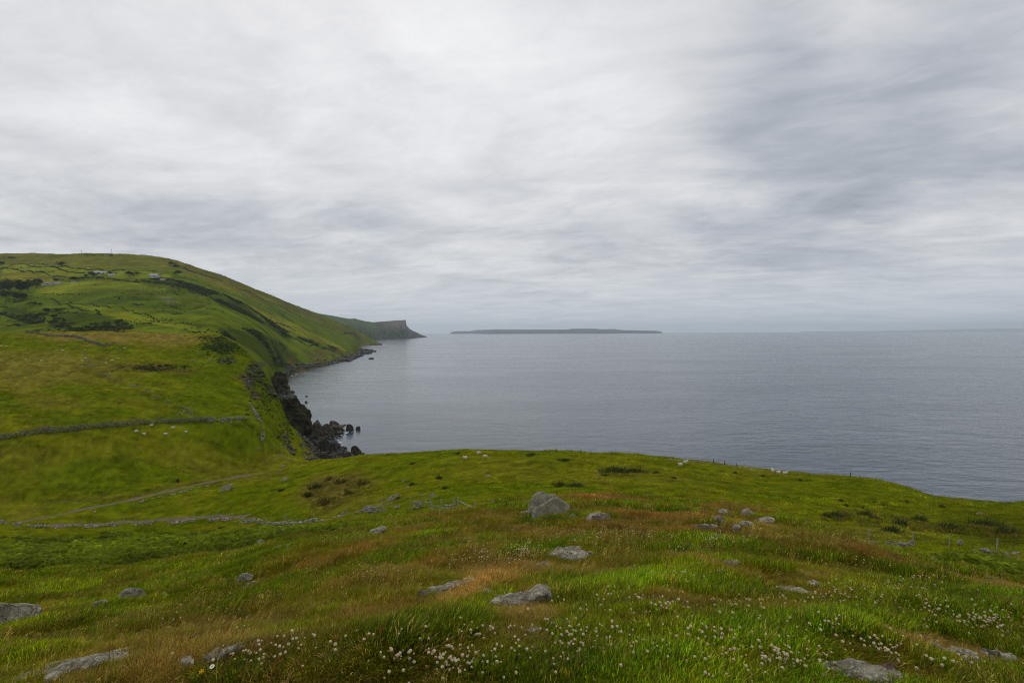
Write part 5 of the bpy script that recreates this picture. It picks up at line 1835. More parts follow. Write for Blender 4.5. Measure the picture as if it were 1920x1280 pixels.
for i, (px, py, hp, wp, lab) in enumerate([
    (6, 549, 24, 26, 'dark round tree at the very left of the grove'),
    (20, 552, 32, 26, 'tall dark tree second from the left in the grove'),
    (38, 556, 37, 28, 'tallest tree in the middle of the grove on the left'),
    (53, 549, 28, 24, 'round tree right of the tallest one in the grove'),
    (68, 540, 20, 20, 'lower tree at the right end of the grove'),
    (12, 563, 22, 24, 'lower dark tree at the front left of the grove'),
    (30, 566, 22, 22, 'lower dark tree at the front middle of the grove'),
    (44, 564, 18, 18, 'small tree at the front right of the grove'),
    (114, 499.5, 10, 13, 'lone tree standing in the high field near the skyline'),
    (106, 530, 10, 14, 'dark tree at the left end of the long grey sheds'),
    (139, 528, 11, 20, 'broad dark tree right of the long grey sheds'),
    (174, 521, 14, 17, 'dark tree against the left gable of the long white barn'),
    (161, 520, 7, 8, 'small tree left of the one by the white barn'),
    (207, 515, 7, 12, 'pale green tree behind the small white shed'),
    (243, 518, 11, 20, 'broad tree between the farm and the grey house'),
    (257, 514.5, 6, 8, 'small bush beside the broad tree near the grey house'),
    (333, 515, 9, 18, 'bush on the slope right of the grey house'),
    (320, 498, 8, 14, 'left bush of the clump on the brow of the hill'),
    (330, 503, 8, 14, 'right bush of the clump on the brow of the hill'),
    (257, 575, 7, 13, 'single dark bush on the green face of the hill'),
    (2, 497, 8, 16, 'tree at the left edge just under the skyline'),
    (207, 480, 3.4, 10, 'dark round bush on the summit skyline'),
    (88, 585, 9, 16, 'bush highest in the little valley below the grove'),
    (107, 584, 8, 13, 'bush right of the highest one in the little valley'),
    (80, 594, 9, 18, 'bush in the middle of the little valley'),
    (98, 597, 9, 18, 'second bush in the middle of the little valley'),
    (100, 609, 10, 24, 'dark broad bush low in the little valley'),
    (118, 610, 8, 20, 'dark bush lowest in the little valley'),
    (33, 612, 6, 13, 'small dark bush alone on the lower left of the hill'),
    (62, 572, 7, 14, 'left bush under the grove'), (75, 573, 6, 12, 'right bush under the grove'),
]):
    bush = 'bush' in lab
    tree(px, py, hp, wp, lab, 'bush' if bush else 'tree', 'bush' if bush else 'tree', k=i)


def hedge(label, pxs, hp, seed, tone=(0.034, 0.048, 0.018), gap=0.0, wide=1.2, sheet=None):
    P = path_on(sheet or hill, pxs, 3.0)
    r = np.random.default_rng(seed)
    cen, rad = [], []
    for i, p in enumerate(P):
        if r.random() < gap:
            continue
        h = hp / F * p.y * r.uniform(.6, 1.2)
        cen.append(np.array(p - P[0]) + (r.normal() * .6, r.normal() * .6, h * .45))
        rad.append(h * .62)
    n = min(5000, 45 * len(cen))
    v, f, col = leaf_cloud(cen, np.array(rad) * wide, n, 0.45, r, tone, 0.9)
    o = np_mesh('hedgerow', v, f, M['leaf'], col)
    o.location = P[0]
    return tag(o, label, 'hedge', 'hedges and field banks on the hill', 'thing')


HEDGES = [
    ('dark hedge running across the top fields towards the farm', [(4, 502), (28, 497), (50, 496.5), (100, 501), (140, 504), (175, 506), (235, 508)], 2.6),
    ('lower hedge slanting down from the left edge', [(0, 504), (30, 506), (60, 510), (90, 515), (115, 519.5)], 2.2),
    ('hedge slanting between the two bright fields', [(96, 500), (112, 506), (130, 511), (160, 512)], 2.0),
    ('hedge along the farm lane under the white barn', [(120, 520), (150, 521.5), (180, 521), (196, 523)], 2.4),
    ('hedge below the farm running right towards the grey house', [(200, 523), (225, 526), (250, 529), (262, 531)], 2.6),
    ('thick scrubby hedge right below the grey house', [(256, 527), (280, 530), (300, 533), (322, 538), (345, 541)], 5.0),
    ('dark hedge below the grove along the foot of the bright field', [(74, 552), (110, 552.5), (150, 552), (165, 548)], 1.4),
    ('dark scrub line running down the hill from the grey house', [(350, 542), (372, 551), (395, 559), (418, 566)], 4.5),
    ('dark line of scrub down the brow of the hill', [(345, 503), (380, 517), (420, 530), (455, 545), (500, 565), (540, 583)], 2.6),
    ('dark rocky band of scrub near the skyline lower down', [(540, 585), (575, 600), (610, 614), (645, 627), (672, 637)], 2.6),
    ('low dark bank on the summit skyline', [(160, 479), (175, 478.4), (195, 479.5)], 1.3),
    ('dark plantation strip on the skyline at the left edge', [(-20, 484), (0, 484), (15, 484), (28, 485)], 4.0),
    ('hedge under the skyline left of the lone tree', [(40, 496), (60, 494.5), (90, 498)], 1.0),
    ('boundary hedge below the small trees of the farm', [(60, 535), (82, 535), (100, 532)], 2.0),
    ('thin hedge climbing the brow above the grey house', [(258, 512), (300, 514), (345, 520), (372, 528)], 1.2),
    ('rough dark bank above the steep seaward face', [(400, 546), (440, 566), (480, 586), (520, 606), (560, 622)], 1.8),
    ('scrubby gully edge low on the seaward slope', [(560, 640), (585, 648), (610, 654), (632, 661)], 2.6),
    ('thin field bank across the pale middle field', [(130, 566), (200, 574), (280, 592), (360, 610)], 0.9),
    ('long dark bank slanting across the green face of the hill', [(96, 561), (130, 572), (165, 584), (190, 592)], 1.4),
]
for i, (lab, pxs, hp) in enumerate(HEDGES):
    hedge(lab, pxs, hp, 400 + i, gap=0.1)

# ------------------------------------------------------------------ farm buildings, masts


def house(name, label, px, py, wp, hp, roof='roof', wall='white', depth=8.0, rz=0.0, wins=(), door=None, ridge=0.45):
    g = hill.hit(px, py)
    W_, Hh = wp / F * g.y, hp / F * g.y
    root = empty(name, g, label, 'farm building', 'farm buildings on the hill', math.radians(rz))
    root['kind'] = 'thing'
    he = Hh * (1 - ridge)
    d2 = depth / 2
    mb = MB()
    x = W_ / 2
    mb.add([(-x, -d2, -2), (x, -d2, -2), (x, d2, -2), (-x, d2, -2), (-x, -d2, he), (x, -d2, he), (x, d2, he), (-x, d2, he), (-x, 0, Hh), (x, 0, Hh)],
           [(0, 1, 5, 4), (1, 2, 6, 9, 5), (2, 3, 7, 6), (3, 0, 4, 8, 7)])
    mb.build('wall', M[wall], root)
    mb = MB()
    o_ = 0.35
    t_ = 0.15
    for sg in (-1, 1):
        yb, ye = sg * (d2 + o_), 0.0
        zl = he - o_ * (Hh - he) / d2
        mb.add([(-x - o_, yb, zl), (x + o_, yb, zl), (x + o_, ye, Hh), (-x - o_, ye, Hh), (-x - o_, yb, zl + t_), (x + o_, yb, zl + t_), (x + o_, ye, Hh + t_), (-x - o_, ye, Hh + t_)],
               [(0, 1, 2, 3), (4, 5, 6, 7), (0, 1, 5, 4), (1, 2, 6, 5), (3, 0, 4, 7)])
    mb.build('roof', M[roof], root)
    for wx in wins:
        mb = MB()
        mb.box((wx * W_, -d2 - .02, he * .55), (min(1.1, W_ * .12), .08, he * .4))
        mb.build('window', M['dark'], root)
    if door is not None:
        mb = MB()
        mb.box((door * W_, -d2 - .03, he * .4), (1.0 if W_ < 15 else 3.2, .08, he * .8))
        mb.build('door', M['dark'], root)
    return root


house('barn', 'long low barn with a pale roof beside the dark tree', 188.5, 514, 23, 5.6, wall='greystone', wins=(-.3, .1), door=.36, ridge=.55)
house('shed', 'small white shed right of the long pale barn', 210, 515.5, 9, 3.2, wall='white', roof='slate', door=.1, ridge=.4)
house('shed', 'low grey sheds at the left end of the farm lane', 92, 533.5, 20, 3.6, wall='greystone', roof='slate', wins=(-.25, .2), door=.0, ridge=.5)
house('shed', 'small grey roofed shed left of the tree by the lane', 110, 532, 9, 3.2, wall='greystone', roof='roof', door=.1)
house('house', 'square pale grey house standing alone right of the farm', 290, 521, 13, 7.5, wall='greystone', roof='roof', wins=(-.28, .0, .28), door=.14, ridge=.35)
house('shed', 'long low white shed right of the grey house', 306, 524, 11, 2.2, wall='white', roof='roof', door=.3, ridge=.3)
house('cottage', 'tiny white building just below the farm lane', 140, 529.5, 5, 2.4, wall='white', roof='slate', door=.1)


def mast(label, px, py, hp, arms):
    g = hill.hit(px, py)
    h = hp / F * g.y
    root = empty('radio_mast', g, label, 'mast', 'masts on the summit')
    mb = MB()
    mb.tube([(0, 0, -1), (0, 0, h * .6), (0, 0, h)], [.35, .26, .14], 6)
    mb.build('pole', M['metal'], root)
    for k, (z, l) in enumerate(arms):
        mb = MB()
        mb.box((0, 0, h * z), (l, .3, .5))
        mb.box((-l * .4, 0, h * z + 1.0), (.35, .35, 1.8))
        mb.box((l * .4, 0, h * z + 1.0), (.35, .35, 1.8))
        mb.build('antenna', M['metal'], root)
    return root


mast('short radio mast with a thick head on the skyline, left of two', 153.5, 480, 11.5, [(.80, 1.8), (.66, 1.6)])
mast('thin tall radio mast on the summit, right of two', 209, 480, 15, [(.7, .9)])

# ------------------------------------------------------------------ rushes and small bushes in the pasture


def rush_mesh(seed, n=200, tone=(0.050, 0.066, 0.018)):
    """unit clump: 1 wide, 1 high"""
    r = np.random.default_rng(seed)
    V, Fc, Cl = [], [], []
    for k in range(n):
        a_, q = r.uniform(0, 6.283), r.random() ** .7 * .62
        b_ = np.array([q * math.cos(a_), q * math.sin(a_), 0])
        h = r.uniform(.25, 1.0) * (1 - .5 * q) * (.6 + .7 * abs(math.sin(a_ * 1.5 + seed * 1.3 + q * 4)))
        ln = np.array([math.cos(a_), math.sin(a_), 0]) * r.uniform(0, .25) + np.array([.12, 0, 0])
        w = 0.022
        s = np.array([math.cos(a_ + 1.57 + r.normal() * .5), math.sin(a_ + 1.57), 0]) * w
        i = len(V)
        V += [b_ - s, b_ + s, b_ + ln * .5 + (0, 0, h * .6) + s * .8, b_ + ln * .5 + (0, 0, h * .6) - s * .8, b_ + ln + (0, 0, h)]
        Fc += [(i, i + 1, i + 2), (i, i + 2, i + 3), (i + 3, i + 2, i + 4)]
        t_ = np.array(tone) * math.exp(r.normal(0, .35))
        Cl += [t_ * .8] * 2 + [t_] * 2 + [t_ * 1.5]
    o = np_mesh('rush_clump', np.array(V), np.array(Fc), M['leaf'], np.array(Cl), link=False)
    me = o.data
    bpy.data.objects.remove(o)
    return me


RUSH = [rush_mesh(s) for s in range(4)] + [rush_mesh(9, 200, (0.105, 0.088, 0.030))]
G_R = 'rush clumps dotted over the pasture'
for i, (px, py, w, h, k, lab) in enumerate([
    (1050, 912, 30, 11, 0, 'left half of the dark wide rush clump above the split boulder'),
    (1077, 912, 30, 9, 1, 'right half of the dark wide rush clump above the split boulder'),
    (1150, 884, 44, 12, 1, 'long dark rush clump in the middle of the headland, left of two'),
    (1190, 886, 34, 12, 2, 'dark rush clump in the middle of the headland, right of two'),
    (1134, 892, 16, 6, 3, 'small rush clump below the pair in the middle of the headland'),
    (1231, 887, 14, 6, 0, 'small rush clump right of the pair in the middle of the headland'),
    (1263, 897, 10, 6, 1, 'little dark rush tuft farther right in the headland pasture'),
    (822, 897, 13, 9, 0, 'spiky fan shaped rush clump alone above the gate'),
    (833, 916, 13, 9, 3, 'rush clump just above the gate post'),
    (773, 908, 12, 6, 2, 'grey green rush clump left of the spiky fan shaped one'),
    (590, 915, 26, 13, 1, 'big dark rush clump at the top of the brown rushy patch'),
    (577, 930, 22, 12, 2, 'dark rush clump at the left of the brown rushy patch'),
    (618, 900, 18, 8, 4, 'brownish rush clump on the upper edge of the rushy patch'),
    (640, 905, 26, 12, 4, 'brown rush clump in the middle of the rushy patch'),
    (680, 908, 24, 12, 4, 'brown rush clump at the right of the rushy patch'),
    (655, 925, 20, 10, 4, 'brown rush clump low in the rushy patch'),
    (610, 945, 36, 14, 4, 'wide brown rush clump above the fence left of the gate'),
    (527, 920, 12, 7, 3, 'small rush tuft left of the rushy patch'),
    (773, 870, 10, 5, 0, 'dark tuft high on the left side of the headland'),
    (858, 850, 8, 4, 1, 'dark tuft near the skyline left of the pale sheep'),
    (1548, 968, 16, 10, 0, 'dark bush leftmost in the rushy ground behind the right hand fence'),
    (1566, 968, 26, 13, 1, 'broad dark bush in the rushy ground behind the right hand fence'),
    (1592, 968, 16, 10, 4, 'brownish bush in the rushy ground behind the right hand fence'),
    (1624, 966, 24, 11, 2, 'dark bush above the leftmost right hand fence post'),
    (1640, 972, 20, 9, 4, 'brown rush clump right of the leftmost right hand fence post'),
    (1688, 984, 28, 14, 3, 'dark rounded bush between the first two right hand posts'),
    (1722, 975, 26, 12, 1, 'grey green bush above the second right hand post'),
    (1672, 996, 30, 13, 2, 'dark bush low between the first two right hand posts'),
    (1576, 939, 7, 7, 0, 'small upright dark bush on the green bulge of the headland, leftmost'),
    (1586, 948, 9, 6, 1, 'small dark bush just below the leftmost on the green bulge'),
    (1618, 953, 7, 6, 2, 'small dark bush in the middle of the green bulge'),
    (1640, 942, 6, 6, 3, 'small dark bush high on the green bulge'),
    (1655, 948, 8, 5, 0, 'small dark bush right of the high one on the green bulge'),
    (1700, 941, 7, 6, 1, 'small dark bush at the right of the green bulge'),
    (1765, 951, 11, 8, 2, 'dark bush below the dipping cliff edge fence'),
    (1500, 901, 6, 6, 3, 'small dark bush near the cliff edge above the rushy ground'),
    (1378, 887, 7, 6, 0, 'small dark bush below the cliff edge posts, left of two'),
    (1430, 893, 8, 5, 1, 'small dark bush below the cliff edge posts, right of two'),
    (1300, 978, 16, 6, 3, 'low green tuft just beyond the rim outcrop'),
    (1510, 980, 22, 9, 2, 'green bush at the edge of the knoll left of the right hand fence'),
    (950, 955, 18, 15, 0, 'dark spiky bush just left of the split boulder'),
    (996, 853, 22, 5, 2, 'dark tussock on the skyline left of the cliff edge posts'),
    (1055, 863, 22, 6, 1, 'dark tussock below the cliff edge posts in the middle'),
    (1780, 990, 34, 13, 2, 'dark rough tussock on the rise behind the right hand fence'),
    (1850, 985, 44, 15, 1, 'broad dark tussock on the rise at the right edge'),
    (1890, 1000, 40, 14, 0, 'dark tussock low on the rise at the right edge'),
]):
    g = near.hit(px, py, 15 if px in (950, 1300, 1510) else 33)
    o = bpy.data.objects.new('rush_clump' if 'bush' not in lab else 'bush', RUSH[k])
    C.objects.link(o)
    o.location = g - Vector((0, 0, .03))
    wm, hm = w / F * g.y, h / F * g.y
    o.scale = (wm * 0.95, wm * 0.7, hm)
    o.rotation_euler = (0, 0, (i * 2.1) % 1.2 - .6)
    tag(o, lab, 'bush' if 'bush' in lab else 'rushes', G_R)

# ------------------------------------------------------------------ scattering of what nobody could count


def scatter(name, label, cat, templates, pts, rot, scl, tint, idx, mat):
    """templates: [(verts, tris, colours)]; one object holding template blades and a point for each tuft"""
    V = [t_[0] for t_ in templates]
    nt = sum(len(v) for v in V)
    n = len(pts)
    verts = np.concatenate(V + [pts])
    tris, off, tm = [], 0, np.full(nt + n, -1, np.int32)
    cols = np.ones((nt + n, 4), np.float32)
    for k, (v, f, c) in enumerate(templates):
        tris.append(f + off)
        tm[off:off + len(v)] = k
        cols[off:off + len(v), :3] = c
        off += len(v)
    o = np_mesh(name, verts, np.concatenate(tris), mat)
    me = o.data
    pi = np.full(nt + n, -1, np.int32)
    pi[nt:] = idx

    def put(nm, ty, arr, key):
        a_ = me.attributes.new(nm, ty, 'POINT')
        a_.data.foreach_set(key, np.ascontiguousarray(arr).ravel())

    z3 = np.zeros((nt, 3), np.float32)
    put('tmpl', 'INT', tm, 'value')
    put('pidx', 'INT', pi, 'value')
    put('rot', 'FLOAT_VECTOR', np.concatenate([z3, rot]).astype(np.float32), 'vector')
    scl = np.asarray(scl, np.float32)
    put('scl', 'FLOAT_VECTOR', np.concatenate([z3 + 1, scl if scl.ndim == 2 else np.repeat(scl[:, None], 3, 1)]).astype(np.float32), 'vector')
    t4 = np.ones((nt + n, 4), np.float32)
    t4[nt:, :3] = tint
    put('tint', 'FLOAT_COLOR', t4, 'color')
    put('col', 'FLOAT_COLOR', cols, 'color')
    ng = bpy.data.node_groups.new(name + '_scatter', 'GeometryNodeTree')
    ng.interface.new_socket('Geometry', in_out='INPUT', socket_type='NodeSocketGeometry')
    ng.interface.new_socket('Geometry', in_out='OUTPUT', socket_type='NodeSocketGeometry')
    N, L = ng.nodes, ng.links
    gi, go = N.new('NodeGroupInput'), N.new('NodeGroupOutput')
    jn = N.new('GeometryNodeJoinGeometry')

    def named(nm, ty):
        q = N.new('GeometryNodeInputNamedAttribute')
        q.data_type = ty
        q.inputs[0].default_value = nm
        return q.outputs[0]

    def equal(sock, v):
        q = N.new('FunctionNodeCompare')
        q.data_type = 'INT'
        q.operation = 'EQUAL'
        L.new(sock, q.inputs[2])
        q.inputs[3].default_value = v
        return q.outputs[0]

    e2r = N.new('FunctionNodeEulerToRotation')
    L.new(named('rot', 'FLOAT_VECTOR'), e2r.inputs[0])
    sc = named('scl', 'FLOAT_VECTOR')
    a1, a2 = named('tmpl', 'INT'), named('pidx', 'INT')
    for k in range(len(templates)):
        sp = N.new('GeometryNodeSeparateGeometry')
        sp.domain = 'POINT'
        L.new(gi.outputs[0], sp.inputs[0])
        L.new(equal(a1, k), sp.inputs['Selection'])
        ip = N.new('GeometryNodeInstanceOnPoints')
        L.new(gi.outputs[0], ip.inputs['Points'])
        L.new(equal(a2, k), ip.inputs['Selection'])
        L.new(sp.outputs[0], ip.inputs['Instance'])
        L.new(e2r.outputs[0], ip.inputs['Rotation'])
        L.new(sc, ip.inputs['Scale'])
        L.new(ip.outputs[0], jn.inputs[0])
    L.new(jn.outputs[0], go.inputs[0])
    md = o.modifiers.new('scatter', 'NODES')
    md.node_group = ng
    return tag(o, label, cat, kind='stuff')


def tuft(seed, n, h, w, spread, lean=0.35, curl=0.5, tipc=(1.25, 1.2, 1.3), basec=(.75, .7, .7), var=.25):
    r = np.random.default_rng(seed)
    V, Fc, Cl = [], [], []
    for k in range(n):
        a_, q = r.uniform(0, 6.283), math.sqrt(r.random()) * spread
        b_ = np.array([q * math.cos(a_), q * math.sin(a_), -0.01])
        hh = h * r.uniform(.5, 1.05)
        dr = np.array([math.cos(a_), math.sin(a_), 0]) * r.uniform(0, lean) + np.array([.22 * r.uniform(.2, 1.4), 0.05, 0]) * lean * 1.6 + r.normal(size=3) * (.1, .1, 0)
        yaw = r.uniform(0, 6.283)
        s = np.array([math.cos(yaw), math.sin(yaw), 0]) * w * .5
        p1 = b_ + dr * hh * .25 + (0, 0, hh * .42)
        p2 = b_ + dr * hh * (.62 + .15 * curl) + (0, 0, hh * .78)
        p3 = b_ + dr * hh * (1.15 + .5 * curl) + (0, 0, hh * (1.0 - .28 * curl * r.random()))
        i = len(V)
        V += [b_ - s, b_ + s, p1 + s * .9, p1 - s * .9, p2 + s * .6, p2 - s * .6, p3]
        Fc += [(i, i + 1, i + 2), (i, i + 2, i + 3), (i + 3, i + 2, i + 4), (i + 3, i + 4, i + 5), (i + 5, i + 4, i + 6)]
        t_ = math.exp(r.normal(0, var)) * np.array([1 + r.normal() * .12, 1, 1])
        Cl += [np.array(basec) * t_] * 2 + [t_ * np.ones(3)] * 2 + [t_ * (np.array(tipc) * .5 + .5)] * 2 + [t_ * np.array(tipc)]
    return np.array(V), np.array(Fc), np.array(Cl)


def near_rocks(x, y, k=2.0):
    m_ = np.zeros(len(x), bool)
    for fx, fy, rx, ry in FOOT:
        if fy < 40:
            m_ |= ((x - fx) / (rx * 1.1 + .04)) ** 2 + ((y - fy) / (ry * k + .12)) ** 2 < 1
    return m_


def clear_of_rocks(x, y, ok, k=0.85):
    px_, py_ = project(x, y, near.height(x, y))
    for out in OUTL:
        o_ = np.array(out)
        o_ = o_.mean(0) + (o_ - o_.mean(0)) * 0.78
        out = [tuple(q_) for q_ in o_]
        lo_, hi_ = o_.min(0), o_.max(0)
        i_ = np.nonzero((px_ > lo_[0]) & (px_ < hi_[0]) & (py_ > lo_[1]) & (py_ < hi_[1]))[0]
        if len(i_):
            ok[i_[inpoly(px_[i_], py_[i_], out)]] = False
    for fx, fy, rx, ry in FOOT:
        near_ = np.abs(y - fy) < ry * 1.2
        q = ((x - fx) / (rx * k + 1e-6)) ** 2 + ((y - fy) / (ry * k + 1e-6)) ** 2
        ok &= ~(near_ & (q < 1))
    return ok


def spread(n, d0, d1, umax=1.22, power=0.0, seed=0):
    r = np.random.default_rng(seed)
    u = r.uniform(-umax, umax, n)
    t_ = r.random(n) ** (1.0 + power)
    d = np.exp(math.log(d0) + (math.log(d1) - math.log(d0)) * t_)
    return u * d, d, r


def lushness(c):
    return sstep(0.95, 1.75, c[:, 1] / (c[:, 0] + 1e-4))


# --- meadow grass of the knoll
x, y, r = spread(210000, 1.85, 36, power=0.0, seed=51)
x2, y2 = r.uniform(-9, 9, 60000), r.uniform(-3.5, 7.4, 60000)
k2 = (np.abs(x2) > 1.2 * y2) | ((y2 < 1.85) & (np.hypot(x2, y2) > .5))
nfan = len(x)
x, y = np.concatenate([x, x2[k2]]), np.concatenate([y, y2[k2]])
z = knoll_z(x, y)
px, py = project(x, fan_y(x, y), near.height(x, fan_y(x, y)))
c = zone(px, py, x, y)
lu = lushness(c)
bare = fbm(x / .55, y / .55, 3, 71)
ok = clear_of_rocks(x, y, np.ones(len(x), bool), .3)

inb = np.zeros(len(x), bool)
for poly in BRACKEN[:2]:
    inb |= inpoly(px, py, poly)
ok &= ~(inb & (r.random(len(x)) < .5))
x, y, z, px, py, c, lu = [q[ok] for q in (x, y, z, px, py, c, lu)]
n = len(x)
kind = np.where(lu > .62 + r.normal(0, .12, n), 0, np.where(lu < .30 + r.normal(0, .12, n), 1, 2))
kind = np.where(r.random(n) < .12, 3, kind)
hn = fbm(x / .8, y / .8, 3, 91)
sc = np.clip((np.maximum(y, .1) / 4.0) ** 0.42, .9, 2.1)
sh = sc * (0.75 + .35 * hn + .35 * lu + r.normal(0, .12, n)) * np.where(inb[ok], .8, 1) * np.clip(1.15 - y / 60, .5, 1)
dk = np.zeros(n)
for e_, c_, k_ in KNOLL_PATCHES:
    if c_ == DARKG:
        dk = np.maximum(dk, ell(px, py, *e_))
sh = sh * (1 + .30 * dk) * .68
sh = sh * np.where(near_rocks(x, y), .5, 1)
scl = np.stack([sc, sc, np.clip(sh, .25, 4)], 1)
tint = c * np.array([1.06, .94, 1.15]) * (1.5 + .62 * lu)[:, None] * (1.0 * np.exp(np.clip(r.normal(0, .36, n), -.9, .6) + .30 * hn))[:, None]
tint = tint * np.stack([np.exp(r.normal(0.0, .12, n)), np.ones(n), np.ones(n)], 1)
rust = r.random(n) < .05 + .10 * (hn > .2) * (1 - lu)
tint[rust] = np.array([.26, .115, .025]) * np.exp(r.normal(0, .3, rust.sum()))[:, None]
straw = r.random(n) < (.045 + .08 * (1 - lu))
tint[straw] = np.array([.40, .31, .09]) * np.exp(r.normal(0, .3, straw.sum()))[:, None]
rot = np.stack([r.normal(0, .12, n), r.normal(0, .12, n), r.uniform(-.9, .9, n)], 1)
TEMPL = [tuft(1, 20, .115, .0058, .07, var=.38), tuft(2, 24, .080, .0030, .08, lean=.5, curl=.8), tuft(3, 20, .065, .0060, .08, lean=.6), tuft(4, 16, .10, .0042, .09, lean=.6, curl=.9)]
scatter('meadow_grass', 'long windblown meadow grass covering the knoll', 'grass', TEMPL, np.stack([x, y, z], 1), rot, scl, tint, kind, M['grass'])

# --- pasture turf
x, y, r = spread(190000, 30, 330, power=-0.1, seed=61)
z = near.height(x, y)
px, py = project(x, y, z)
ok = (z > 6) & (px > -150) & (px < 2080)
ok &= clear_of_rocks(x, y, ok.copy())
tr_ = stroke(px, py, [(30, 979), (130, 960), (250, 936), (350, 913), (440, 894), (540, 881)], 3.2) > .5
ok &= ~tr_
x, y, z, px, py = [q[ok] for q in (x, y, z, px, py)]
c = zone(px, py, x, y)
n = len(x)
cl = fbm(x / 3.5, y / 2.2, 4, 95)
sc = (.75 + .5 * r.random(n)) * np.clip((y / 60) ** .4, .7, 1.9)
scl = np.stack([sc * 1.25, sc * 1.25, sc * np.clip(.65 + 1.2 * np.maximum(cl, -.3), .25, 2.4)], 1)
tint = c * (1.5 * np.exp(np.clip(r.normal(0, .34, n), -.9, .55) + .42 * cl))[:, None] * np.stack([np.exp(r.normal(0, .14, n)), np.ones(n), np.ones(n)], 1)
rot = np.stack([r.normal(0, .1, n), r.normal(0, .1, n), r.uniform(-.9, .9, n)], 1)
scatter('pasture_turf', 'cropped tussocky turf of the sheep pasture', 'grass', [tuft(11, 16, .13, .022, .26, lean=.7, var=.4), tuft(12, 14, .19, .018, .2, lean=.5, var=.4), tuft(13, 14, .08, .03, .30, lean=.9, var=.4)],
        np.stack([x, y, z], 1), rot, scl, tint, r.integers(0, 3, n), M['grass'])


# --- brown rushes in the hollow of the pasture
q = np.concatenate([sample_poly([(590, 905), (620, 892), (660, 888), (700, 905), (695, 925), (640, 950), (585, 958), (575, 935)], 430, np.random.default_rng(3)),
                    sample_poly([(1540, 975), (1560, 955), (1640, 955), (1700, 972), (1800, 985), (1900, 985), (1920, 1010), (1760, 1000), (1600, 985)], 380, np.random.default_rng(4)),
                    sample_poly([(1120, 880), (1200, 880), (1215, 892), (1130, 896)], 120, np.random.default_rng(5))])
r = np.random.default_rng(77)
P = np.array([tuple(near.hit(a_, b_, 40)) for a_, b_ in q])
n = len(P)
k_ = r.random(n) < .5
tn = np.where(k_[:, None], np.array([.200, .150, .045]), np.array([.115, .130, .016])) * np.exp(r.normal(0, .35, n))[:, None]
scatter('rough_rushes', 'thin brown and green rushes in the damp hollows of the pasture', 'rushes', [tuft(s, 22, .42, .022, .28, lean=.35, var=.4) for s in (21, 22)], P,
        np.stack([r.normal(0, .1, n), r.normal(0, .1, n), r.uniform(-.9, .9, n)], 1), np.stack([r.uniform(.7, 1.5, n)] * 2 + [r.uniform(.5, 1.35, n)], 1), tn, r.integers(0, 2, n), M['grass'])


# --- bracken
def frond_clump(seed, nf=6, L=.40):
    r = np.random.default_rng(seed)
    V, Fc, Cl = [], [], []
    for k in range(nf):
        a_ = k * 6.283 / nf + r.normal() * .4
        dv = np.array([math.cos(a_), math.sin(a_), 0])
        sd_ = np.array([-dv[1], dv[0], 0])
        t_ = math.exp(r.normal(0, .22))
        H0 = r.uniform(.14, .27)
        ll = L * r.uniform(.75, 1.1)
        for j in range(8):
            f_ = j / 8
            b_ = dv * ll * (.12 + .8 * f_) + np.array([0, 0, H0 * math.sin(.55 + 1.6 * f_)])
            pl = .15 * (1 - f_) ** .8 + .02
            for sg in (-1, 1):
                tip = b_ + sd_ * sg * pl + dv * .06 - np.array([0, 0, .05 + .08 * r.random()])
                i = len(V)
                V += [b_ - dv * .035, b_ + dv * .035, tip + dv * .03]
                Fc.append((i, i + 1, i + 2))
                q = t_ * (0.9 + .35 * f_) * math.exp(r.normal(0, .12))
                Cl += [np.array([q, q, q])] * 3
    return np.array(V), np.array(Fc), np.array(Cl)


x, y, r = spread(150000, 17, 112, umax=1.2, seed=71)
z = near.height(x, y)
px, py = project(x, y, z)
jx = fbm(x / 5, y / 5, 3, 73) * 26
jy = fbm(x / 5, y / 5, 3, 74) * 8
ok = inpoly(px + jx, py + jy, BRACKEN[0]) | inpoly(px + jx * .6, py + jy, BRACKEN[1])
xr, yr = x * .94 - y * .34, x * .34 + y * .94
clump = fbm(xr / 5.5, yr / 1.5, 4, 75) + .30 * fbm(x / 14, y / 9, 2, 76)
ok &= clump > .02 + .12 * r.normal(size=len(x))
ok &= clear_of_rocks(x, y, np.ones(len(x), bool), 1.0)
# the ferns round the foot of the split boulder
x2, y2 = r.uniform(0.2, 3.2, 700), bd + r.uniform(-1.0, 0.5, 700)
z2 = near.height(x2, y2)
p2, q2 = project(x2, y2, z2)
ok2 = inpoly(p2, q2, [(984, 966), (1008, 974), (1040, 972), (1066, 968), (1078, 962), (1086, 984), (1044, 992), (985, 990)])
x, y, z = [np.concatenate([a_[ok], b_[ok2]]) for a_, b_ in ((x, x2), (y, y2), (z, z2))]
clump = np.concatenate([clump[ok], np.full(ok2.sum(), .2)])
small = np.concatenate([np.ones(ok.sum()), np.full(ok2.sum(), .42)])
n = len(x)
sc = (0.62 + .9 * np.clip(clump, 0, .8)) * np.exp(r.normal(0, .15, n)) * np.clip((y / 30) ** .35, .75, 1.7) * small
tn = np.array([0.150, 0.195, 0.004]) * np.exp(r.normal(0, .18, n))[:, None] * (0.65 + .7 * np.clip(clump, 0, .8))[:, None]
scatter('bracken', 'bright green bracken spread over the slopes below the knoll', 'bracken', [frond_clump(s) for s in range(3)], np.stack([x, y, z], 1),
        np.stack([r.normal(0, .12, n), r.normal(0, .12, n), r.uniform(0, 6.28, n)], 1), np.stack([sc, sc, sc * 1.1], 1), tn, r.integers(0, 3, n), M['leafi'])

# --- scrub on the hill
def bush_t(seed):
    r = np.random.default_rng(seed)
    lob = [(r.normal() * .3, r.normal() * .3, r.uniform(.2, .5)) for _ in range(5)]
    return leaf_cloud(lob, [.35] * 5, 70, .15, r, (1, 1, 1))


